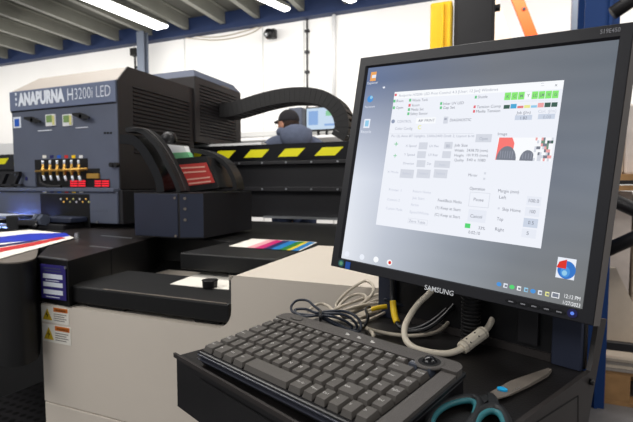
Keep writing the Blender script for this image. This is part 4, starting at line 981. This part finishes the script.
for t, x, y, c in (('100.0', 402, 100, 's_win2'), ('100', 392, 165, 's_win2'), ('0.5', 382, 232, 's_field'), ('5', 372, 295, 's_win2')):
    D.rc(*c7(x, y), *c7(x+88, y+55), c, 4); T5(c7, t, x+(12 if len(t) > 3 else 28), y+34, x+(74 if len(t) > 3 else 62 if len(t) > 1 else 42), y+38, 's_ink', .0068)
D.rc(*c7(228, 165), *c7(240, 177), 's_btn', 4)
T5(c5, 'Printer 1', 120, 36, 198, 42, 's_ink3', .0058); T5(c5, 'Custom 2', 110, 98, 188, 104, 's_ink3', .0058); T5(c5, 'Custom Mode', 100, 156, 205, 162, 's_ink3', .0058)
T5(c5, 'Return Home', 272, 46, 385, 56, 's_ink3', .0058); T5(c5, 'Job Start', 268, 88, 345, 96, 's_ink3', .0058); T5(c5, 'Absolute', 258, 130, 308, 136, 's_ink3', .0058); T5(c5, 'Spot/White', 250, 178, 372, 190, 's_ink3', .0058)
T5(c5, 'Feed/Back Media', 430, 104, 580, 118, 's_ink', .0062); T5(c5, '(1) Keep at Start', 415, 150, 574, 166, 's_ink', .0062); T5(c5, '(C) Keep at Start', 410, 196, 570, 210, 's_ink', .0062)
D.rc(*c5(240, 215), *c5(365, 248), 's_btn', 3); D.rc(*c5(242, 217), *c5(363, 246), 's_win', 4); T5(c5, 'Zero Table', 246, 238, 350, 244, 's_ink2', .0062)
aw = D.mb.build('application_window', screen); lab(aw, 'white print control window with green ink squares')
# desktop icons, taskbar, clock
def icon(name, label=None):
    global D
    o = D.mb.build(name, screen)
    if label: lab(o, label)
    D = Draw()
D = Draw()
x, y = 373.2, 77; D.rc(x-2.5, y-5, x+3, y+4, 's_iorange', 2); D.rc(x-1, y-2, x+3, y+1, 's_ipale', 3); D.tx('Explorer', 367.5, 84.5, 378, 83.5, 's_ipale', 3); icon('desktop_icon', 'orange and white icon')
D.ci(370.3, 99, .0062, .0062, 's_iblue', 2); D.ci(371.5, 97.5, .0028, .003, 's_klc', 3); D.tx('Teamwork', 364.5, 108, 375, 107.4, 's_ipale', 3); icon('desktop_icon', 'blue round icon')
D.rc(364, 119, 370, 128, 's_ipale', 2); D.rc(365.2, 120.5, 368.8, 126.5, 's_klc', 3); D.tx('Recycle', 361, 133, 371, 133, 's_ipale', 3); icon('desktop_icon', 'pale bin icon')
D.ci(384, 87.5, .0025, .0018, 's_ipale', 2); icon('pointer')
for k, (x, y) in enumerate(((347, 254), (362, 257), (376, 259.5), (389.5, 262.5))):
    D.ci(x, y, .0050, .0050, ('s_ipale', 's_ipale', 's_wht', 's_wht')[k], 2)
    if k == 3: D.ci(389.8, 262.6, .0028, .0028, 's_gred', 3)
    icon('taskbar_icon')
x, y = 566, 268.5; D.rc(x-9.5, y-10.5, x+9.5, y+10.5, 's_ipale', 2); D.ci(x+.5, y+1.5, .0105, .0118, 's_globe', 3, 28); D.ci(x-.8, y+3.5, .0055, .0070, 's_iblue', 4); D.ci(x-1.5, y+4.5, .003, .0035, 's_klc', 5)
c = scr(x, y+.5); D.mb.quad([(c[0], c[1], .0007), (c[0], c[1]+.0125, .0007), (c[0]-.0085, c[1]+.0085, .0007), (c[0]-.011, c[1]+.0005, .0007)], 's_gred'); icon('desktop_icon', 'red and blue globe icon')
for k, (x, y, c) in enumerate(((499, 284.2, 's_iblue'), (505.5, 285.6, 's_ipale'), (512, 287, 's_sbar'), (519, 288.4, 's_wht'), (526, 289.8, 's_klc'), (533, 291.2, 's_iblue'), (540, 292.6, 's_ipale'), (547.2, 294, 's_kyellow'))):
    if k in (0, 2, 5): D.ci(x, y, .0034, .0030, c, 2, 14)
    else: D.rc(x-2, y-2.2, x+2, y+2.2, c, 2); D.rc(x-.9, y-.9, x+1.6, y+1.4, 's_sgrey', 3)
    icon('tray_icon')
D.rc(551.5, 292.5, 559.5, 298, 's_wht', 2); D.rc(552.3, 293.3, 558.7, 297.3, 's_sgrey', 3); icon('tray_icon')
D.tx('12:12 PM', 564.2, 297.5, 580, 301, 's_wht', 3, .0072, .0); D.tx('1/27/2023', 562.8, 304, 580, 307.5, 's_wht', 3, .0068, .0); icon('clock_text', 'white time and date')
# badge, buttons, stickers on the bezel
zb_ = .0046
def bz(px, py):
    p = onP(px, py, q0+MN*.0045, MN)-q0; return p.dot(MX), p.dot(MU)
a, c = bz(424.5, 288.2), bz(453.5, 293.8)
t = MB(MF); t.text('SAMSUNG', (a[0], (a[1]+c[1])/2-.0025, zb_), (1,0,0), (0,1,0), width=c[0]-a[0], size=.0105, m='samsung_silver', bold=.012, lift=.0001); lab(t.build('maker_badge', mon), 'silver lettering')
a, c = bz(600, 34.5), bz(620.3, 31)
t = MB(MF); t.text('S19E450', (a[0], (a[1]+c[1])/2, zb_), (1,0,0), (0,1,0), width=c[0]-a[0], size=.0085, m='model_grey', lift=.0001); lab(t.build('model_badge', mon), 'grey lettering')
for k, (x, y) in enumerate(((511, 301.5), (523, 304), (534, 306.3), (546.5, 309), (559, 311.8))):
    a = bz(x, y); t = MB(MF); vs = [(a[0]+.0075*math.cos(2*math.pi*j/20), a[1]+.0032*math.sin(2*math.pi*j/20), zb_-.0005) for j in range(20)]
    t.prism(vs, (0, 0, .0012), 'black_gloss'); t.box((a[0]-.003, a[1]-.0008, zb_+.0007), (a[0]+.003, a[1]+.0008, zb_+.0009), 'model_grey'); t.build('menu_button', mon)
a = bz(572.3, 313.3); t = MB(MF).cyl((a[0], a[1], zb_-.0005), (a[0], a[1], zb_+.001), .0058, m='print_navy'); mat('power_blue', (.15, .3, 1.0), emis=.9); t.cyl((a[0], a[1], zb_+.001), (a[0], a[1], zb_+.0014), .0022, m='power_blue'); lab(t.build('power_button', mon), 'blue lit power button')
a = bz(341.2, 263.2); t = MB(MF).cyl((a[0], a[1], zb_-.0005), (a[0], a[1], zb_+.0002), .0062, m='teal', n=24).cyl((a[0], a[1], zb_+.0002), (a[0], a[1], zb_+.0004), .0035, m='green_led', n=20)
a = bz(347.8, 265.4); t.box((a[0]-.005, a[1]-.0062, zb_-.0005), (a[0]+.005, a[1]+.0062, zb_+.0003), 'label_blue'); lab(t.build('energy_sticker', mon), 'small teal and blue stickers')

# ================================================================ keyboard
KA = onZ(197.5, 351, ZD+.021)
ang = math.radians(-21.4); tilt = math.radians(3.0)
KU = V((math.cos(ang), math.sin(ang), 0)); KV0 = V((-math.sin(ang), math.cos(ang), 0)); KV = (KV0*math.cos(tilt)+V((0,0,math.sin(tilt)))); KW = KU.cross(KV)
KF = Matrix(((KU.x, KV.x, KW.x, KA.x), (KU.y, KV.y, KW.y, KA.y), (KU.z, KV.z, KW.z, KA.z), (0,0,0,1)))
KL, KD = .322, .178
kb = bpy.data.objects.new('keyboard', None); COL.objects.link(kb); kb.empty_display_size = .05
kb.matrix_basis = Matrix.Translation((KA.x, KA.y, ZD)) @ Matrix.Rotation(ang, 4, 'Z')
tag(kb, 'compact dark grey keyboard with trackball lying on the black tray', 'keyboard')
zfl = -(.021-.002); zbk = zfl-KD*math.tan(tilt)
MB(KF).hexa([(.002, .003, zfl), (KL-.002, .003, zfl), (KL-.002, KD-.003, zbk), (.002, KD-.003, zbk)], [(.002, .003, -.008), (KL-.002, .003, -.008), (KL-.002, KD-.003, -.008), (.002, KD-.003, -.008)], 'kb_black').build('base', kb, bevel=.002)
MB(KF).box((0, 0, -.0078), (KL, KD, 0), 'kb_black').build('chassis', kb, bevel=.0025)
for z in (-.004, -.0105): MB(KF).box((.002, -.0018, z-.0012), (KL-.002, .004, z+.0012), 'kb_rail').build('front_rail', kb, bevel=.0006)
for u, v in ((.02, .015), (KL-.03, .015), (.02, KD-.02), (KL-.03, KD-.02)):
    z_ = zfl if v < .1 else zbk; p = KF @ V((u, v, z_)); MB().cyl((p.x, p.y, ZD+.0002), (p.x, p.y, p.z+.0015), .006, m='black_rubber').build('foot', kb)
pts = [(0, .1505), (.0, KD-.012)]+[(.012-.012*math.cos(t), KD-.012+.012*math.sin(t)) for t in [math.pi/2*k/5 for k in range(1, 6)]]
pts += [(KL-.015+.015*math.sin(t), KD-.015+.015*math.cos(t)) for t in [math.pi/2*k/5 for k in range(6)]]+[(KL, .1505)]
MB(KF).prism([(u, v, .0005) for u, v in pts], (0, 0, .0085), 'kb_body').build('rear_deck', kb, bevel=.003, seg=3)
MB(KF).prism([(KL-.0195, .002, .0005), (KL, .002, .0005), (KL, .150, .0005), (KL-.0195, .150, .0005)], (0, 0, .005), 'kb_body').build('right_margin', kb, bevel=.002)
t = MB(KF)
def kl(px, py, z=.009): p = KF.inverted() @ onP(px, py, KF @ V((0,0,z)), KW); return p
p = kl(296.5, 318.5); t.prism([(p.x+.014*math.cos(2*math.pi*k/24), p.y+.0075*math.sin(2*math.pi*k/24), .0088) for k in range(24)], (0, 0, .0008), 'kb_black'); t.prism([(p.x+.0125*math.cos(2*math.pi*k/24), p.y+.0062*math.sin(2*math.pi*k/24), .0094) for k in range(24)], (0, 0, .0005), 'kb_body'); t.build('oval_badge', kb)
for x, y in ((347.5, 334.5), (359, 338), (372.5, 342.3)):
    p = kl(x, y); MB(KF).box((p.x-.003, p.y-.0016, .0089), (p.x+.003, p.y+.0016, .0094), 'legend').box((p.x-.005, p.y+.003, .0089), (p.x-.001, p.y+.0045, .0093), 'legend').build('indicator', kb)
p = kl(429.5, 362); 
t = MB(KF).cyl((p.x, p.y, .007), (p.x, p.y, .0098), .0195, .0180, 32, 'kb_body'); t.build('trackball_ring', kb, smooth=False, bevel=.001)
MB(KF).cyl((p.x, p.y, .0092), (p.x, p.y, .0100), .0140, .0140, 32, 'black_matte').build('socket', kb)
MB(KF).ball((p.x, p.y, .0070), .0100, 'black_gloss', 24).build('trackball', kb, smooth=True)
up = .0186
rows = [
 (.005, .0258, [('Ctrl',1.25),('Fn',1.25),('Win',1.25),('Alt',1.25),('',4.5),('Alt Gr',1.25),('Menu',1),('Ctrl',1),('<',1),('v',1),('>',1)]),
 (.0315, .0258, [('Shift',1.25),('\\',1)]+[(c, 1) for c in 'ZXCVBNM,./']+[('Shift',1.5),('^',1),('End',1)]),
 (.0580, .0258, [('Caps',1.75)]+[(c, 1) for c in "ASDFGHJKL;'#"]+[('Ins',1),('PgDn',1)]),
 (.0845, .0258, [('Tab',1.5)]+[(c, 1) for c in 'QWERTYUIOP[]']+[('Enter',1.25),('PgUp',1)]),
 (.1110, .0235, [('`',1)]+[(c, 1) for c in '1234567890-=']+[('Back',1.75),('Home',1)]),
 (.1350, .0145, [(c, .984375) for c in ('Esc','F1','F2','F3','F4','F5','F6','F7','F8','F9','F10','F11','F12','Num','Prt','Del')]),
]
for ri, (v0, dv, keys) in enumerate(rows):
    u = .005
    for ki, (txt, w_) in enumerate(keys):
        u1 = u+w_*up; g_ = .0007; gu = .0019; hgt = .0072+(.0003*ri)
        blue = ri == 5 and ki >= 14
        mb = MB(KF)
        a_ = [(u+gu*.6, v0+g_, .0005), (u1-gu, v0+g_, .0005), (u1-gu, v0+dv-g_, .0005), (u+gu*.6, v0+dv-g_, .0005)]
        tp = [(u+gu*.6+.0012, v0+g_+.0030, hgt), (u1-gu-.0022, v0+g_+.0030, hgt), (u1-gu-.0022, v0+dv-g_-.0018, hgt+.0006), (u+gu*.6+.0012, v0+dv-g_-.0018, hgt+.0006)]
        vs_ = a_+tp; mm = 'key_blue' if blue else 'key_grey'
        mb.add(vs_, [(4,5,6,7)], mm); mb.add(vs_, [(0,1,5,4),(2,3,7,6),(3,0,4,7)], 'key_grey' if not blue else 'key_blue'); mb.add(vs_, [(1,2,6,5)], 'key_grey' if not blue else 'key_blue')
        o = mb.build('key', kb, bevel=.0012, seg=2)
        if txt:
            tx_ = MB(KF); tx_.text(txt, (u+.0036, v0+dv*.5, hgt+.0004), (1,0,0), (0, math.cos(.03), math.sin(.03)), size=.0066 if len(txt) == 1 else .0046, m='legend', lift=.0002); tx_.build('legend', o)
        u = u1
kb_keys = None

# ================================================================ cables
def cable(name, pts, r_, m, label, cat='cable', n=10, sub=8, parent=None):
    o = MB().tube(pts, r_, n, m, sub).build(name, parent, smooth=True)
    if not parent: tag(o, label, cat)
    return o
z1 = ZD+.0055
Dz = lambda x, y, z=z1: onZ(x, y, z)
vg = thing('monitor_cable', 'thick beige monitor cable looping down to a ferrite block on the tray', 'cable', Dz(450, 354))
pts = [dep(440, 272, .735), dep(431, 291, .735), dep(419, 303, .725), dep(409, 317, .70), dep(404.5, 329, .685), dep(406, 340, .672), dep(414, 347.5, .660), dep(429, 352, .652), dep(446, 353.5, .651), dep(458, 350.5, .655), dep(465, 346.5, .662)]
cable('cord', pts, .0049, 'cable_beige', '', parent=vg, n=14)
pts = [dep(480, 334, .675), dep(487, 328.5, .69), dep(492, 320, .70), dep(495.5, 309, .715), dep(496, 296, .735)]
cable('cord', pts, .0049, 'cable_beige', '', parent=vg, n=14)
a, b2 = dep(461.5, 348.5, .659), dep(484.5, 331.5, .681)
fm = MB().cyl(a, b2, .0098, n=12, m='cable_beige'); d = (b2-a)
fm.build('ferrite_block', vg, bevel=.002)
for f in (.12, .86): MB().cyl(a+d*f, a+d*(f+.05), .0102, n=12, m='cable_grey').build('ferrite_ring', vg)
fu = UP-d.normalized()*UP.dot(d.normalized()); fu = (fu-FW*.6).normalized()
for f in (.3, .65):
    for s_ in (-.35, .55):
        sd = d.normalized().cross(fu).normalized(); c = a+d*f+(fu+sd*s_).normalized()*.0096
        MB().ball(c, .0014, 'dark_brown', 8).build('clip_slot', vg)
cable('grey_cable', [Dz(362, 327, ZD+.010), Dz(378, 331.5), Dz(398, 335), Dz(418, 335.5), Dz(436, 332), dep(449, 322, .76), dep(459, 308, .77), dep(466, 292, .775)], .0032, 'cable_grey', 'thin grey cable running along the tray behind the keyboard')
bc = thing('black_cable', 'black cable wrapped in yellow tape hanging behind the screen edge', 'cable', Dz(398, 322))
cable('cord', [dep(392, 276, .80), dep(392.5, 290, .795), dep(393, 305, .785), dep(395.5, 318, .77), dep(400, 327, .755), dep(412, 330, .745), dep(428, 324, .75), dep(444, 312, .76), dep(456, 298, .77), dep(462, 286, .775)], .0044, 'cable_black', '', parent=bc, n=12)
MB().tube([dep(392.8, 301, .788), dep(393.6, 309, .782), dep(395, 317, .772), dep(397, 322.5, .763)], .0058, 12, 'tape_yellow').build('yellow_tape', bc, smooth=True)
cable('black_cable', [dep(470, 285, .765), dep(458, 300, .755), dep(444, 316, .742), dep(428, 328, .735), dep(412, 331.5, .742), dep(402, 330, .75)], .0038, 'cable_black', 'second black cable just in front of the taped one under the screen')
cable('black_cable', [dep(384, 299, .84), dep(405, 306, .83), dep(430, 309, .825), dep(455, 303, .82)], .003, 'cable_navy', 'thin dark cable crossing low along the navy back panel')
hs_ = thing('corrugated_hose', 'black corrugated hose standing between the cables under the screen', 'hose', B_(470, 325, .02))
hp0 = B_(470.5, 328, .026); hb = down(hp0, ZD+.001)
MB().cyl(hb, down(hp0, 1.07), .0125, n=20, m='black_rubber').build('tube', hs_, smooth=True)
for k in range(20): z = ZD+.006+k*.0062; MB().cyl(down(hp0, z), down(hp0, z+.0032), .0155, n=20, m='black_rubber').build('rib', hs_, bevel=.001)
p = dep(483, 303, .80)
tag(MB().cyl(p+V((0,0,.016)), p+V((.006,.01,-.016)), .0135, .009, 14, 'cable_beige').build('cable_plug', bevel=.002), 'cream cable plug behind the corrugated hose', 'plug')
# coiled beige cable
cl = thing('coiled_cable', 'bundle of grey beige network cable looped beside the screen foot', 'cable', Dz(350, 318))
zc_ = ZD+.012
def coil(pl_, r_, m, par, closed=True): MB().tube([onZ(x, y, ZD+h_) for x, y, h_ in pl_], r_, 10, m, 8, closed).build('loop', par, smooth=True)
coil([(336, 306, .006), (345, 294, .03), (357, 285, .05), (366, 281, .055), (373, 286, .05), (371, 296, .035), (358, 306, .014), (345, 311, .008)], .0030, 'cable_grey', cl)
coil([(338, 309, .008), (346, 299, .022), (358, 294, .03), (366, 297, .028), (362, 306, .014), (350, 312, .008)], .0030, 'cable_grey', cl)
coil([(330, 312, .006), (345, 305, .016), (365, 298, .024), (383, 293.5, .032), (387, 296, .03), (370, 303, .018), (352, 312, .007), (338, 315, .004)], .0030, 'cable_grey', cl)
coil([(340, 314, .006), (356, 308, .014), (374, 301, .022), (386, 298.5, .028), (389, 302, .022), (374, 308, .014), (358, 316, .006)], .0030, 'cable_grey', cl)
coil([(326, 317, .006), (342, 311, .011), (362, 305, .02), (382, 303, .022), (388, 307, .016), (370, 313, .009), (350, 321, .0045)], .0030, 'cable_grey', cl)
coil([(352, 319, .005), (364, 312, .010), (380, 307.5, .017), (390, 309, .014), (380, 315, .006), (364, 321, .0045)], .0030, 'cable_grey', cl)
MB().tube([onZ(x, y, ZD+h_) for x, y, h_ in ((308, 311, .02), (318, 304, .022), (328, 306, .018), (336, 314, .014), (344, 321, .01), (356, 325, .007), (366, 327.5, .005), (373, 334, .02), (372, 339, .012))], .0030, 10, 'cable_grey', 8).build('cord', cl, smooth=True)
yt = MB().tube([onZ(x, y, ZD+h_) for x, y, h_ in ((371, 309.5, .020), (379, 307.5, .024), (387, 306.5, .026))], .0046, 12, 'tape_yellow', 6); lab(yt.build('yellow_tape', cl, smooth=True), 'band of yellow tape')
# coiled black cable on the keyboard's rear edge
cl = thing('coiled_cable', 'tied bundle of thin black cable lying across the back of the keyboard', 'cable', Dz(328, 318))
def coil2(pl_, closed=True): MB().tube([onZ(x, y, ZD+h_) for x, y, h_ in pl_], .0024, 10, 'cable_navy', 8, closed).build('loop', cl, smooth=True)
coil2([(293, 312, .034), (291.5, 306, .038), (297, 300.5, .044), (307, 300.5, .044), (314, 306, .042), (322, 312.5, .040), (318, 315.5, .036), (304, 314.5, .034)])
coil2([(295, 310, .036), (305, 309, .038), (315, 312.5, .042), (322, 313, .042), (312, 316, .036), (300, 316, .032)])
coil2([(321, 313, .041), (333, 311, .046), (347, 312, .046), (357, 317.5, .04), (361, 325, .030), (359, 331, .022), (352, 331, .02), (340, 325, .026), (328, 319, .034)])
coil2([(321, 314.5, .041), (334, 313.5, .046), (346, 315.5, .044), (354, 321, .036), (357, 328, .024), (348, 331, .018), (336, 325, .026), (326, 319.5, .034)])
coil2([(320, 316, .04), (332, 316.5, .042), (345, 321, .034), (352, 327, .024), (346, 329.5, .02), (334, 324, .028), (324, 319, .034)])
MB().tube([onZ(320.5, y, ZD+h_) for y, h_ in ((311, .046), (314, .049), (318, .044), (321, .034))], .0026, 8, 'cable_black').build('twist_tie', cl, smooth=True)
MB().tube([onZ(x, y, ZD+h_) for x, y, h_ in ((358, 330, .024), (364, 327, .02), (368, 318, .03), (366, 309, .034), (370, 307, .03))], .0028, 8, 'cable_black').build('cord', cl, smooth=True)

# ================================================================ scissors
sc = thing('scissors', 'steel scissors with black and teal handles lying open on the tray', 'scissors', Dz(502, 390, ZD))
zs_ = ZD+.0045
def s5(x, y): return (400+x/2.717, 270+y/2.717)
def sh(pts, z, m, nm, th=.0016, bevel=.0003):
    return MB().prism([onZ(*s5(x, y), z) for x, y in pts], (0, 0, th), m).build(nm, sc, bevel=bevel)
sh([(232, 350), (246, 334), (300, 304), (360, 283), (402, 269), (412, 272), (400, 285), (350, 315), (290, 345), (250, 356)], zs_, 'steel_dull', 'blade')
sh([(246, 356), (300, 342), (352, 318), (402, 290), (410, 280), (413, 274), (398, 281), (340, 300), (280, 330)], zs_-.0022, 'steel_dull', 'blade')
c = onZ(*s5(278, 326), zs_+.0018); MB().prism([c+V((math.cos(ang)*.0062*math.cos(t)-math.sin(ang)*.0048*math.sin(t), math.sin(ang)*.0062*math.cos(t)+math.cos(ang)*.0048*math.sin(t), 0)) for t in [2*math.pi*k/20 for k in range(20)]], (0, 0, .002), 'pivot_blue').build('pivot', sc, bevel=.0006)
a, b2 = onZ(*s5(310, 328), zs_+.0017), onZ(*s5(340, 314), zs_+.0017); d = (b2-a).normalized()
dv_ = V((-d.y, d.x, 0)); t = MB()
for k in range(6): q_ = a+d*(.0026*k); t.prism([q_, q_+d*.0014, q_+d*.0020+dv_*(.0016+.0008*(k % 2)), q_+d*.0006+dv_*(.0016+.0008*(k % 2))], (0, 0, .0001), 'steel')
t.build('blade_mark', sc)
def loopm(pts, r_, m, nm, z=ZD+.007, flat=1): return MB().tube([onZ(*s5(x, y), z) for x, y in pts], r_, 12, m, 8, True).build(nm, sc, smooth=True)
L1 = [(206, 352), (175, 350), (130, 362), (95, 385), (78, 415), (80, 450), (110, 470), (160, 450), (200, 410), (215, 372)]
loopm(L1, .0058, 'scissor_black', 'handle'); 
cx_ = sum(x for x, _ in L1)/len(L1); cy_ = sum(y for _, y in L1)/len(L1)
loopm([(cx_+(x-cx_)*.88, cy_+(y-cy_)*.88) for x, y in L1], .0034, 'teal', 'handle_grip', ZD+.0085)
L2 = [(248, 375), (222, 385), (202, 410), (196, 450), (220, 490), (262, 495), (290, 460), (292, 420), (275, 385)]
loopm(L2, .0058, 'scissor_black', 'handle')
cx_ = sum(x for x, _ in L2)/len(L2); cy_ = sum(y for _, y in L2)/len(L2)
loopm([(cx_+(x-cx_)*.84, cy_+(y-cy_)*.84) for x, y in L2], .0034, 'teal', 'handle_grip', ZD+.0085)
MB().prism([onZ(*s5(x, y), ZD+.003) for x, y in ((236, 348), (252, 352), (262, 362), (272, 388), (240, 384), (240, 362))], (0, 0, .008), 'scissor_black').build('shank', sc, bevel=.002)
MB().prism([onZ(*s5(x, y), ZD+.003) for x, y in ((200, 362), (232, 350), (246, 356), (238, 368), (214, 384))], (0, 0, .006), 'scissor_black').build('shank', sc, bevel=.002)
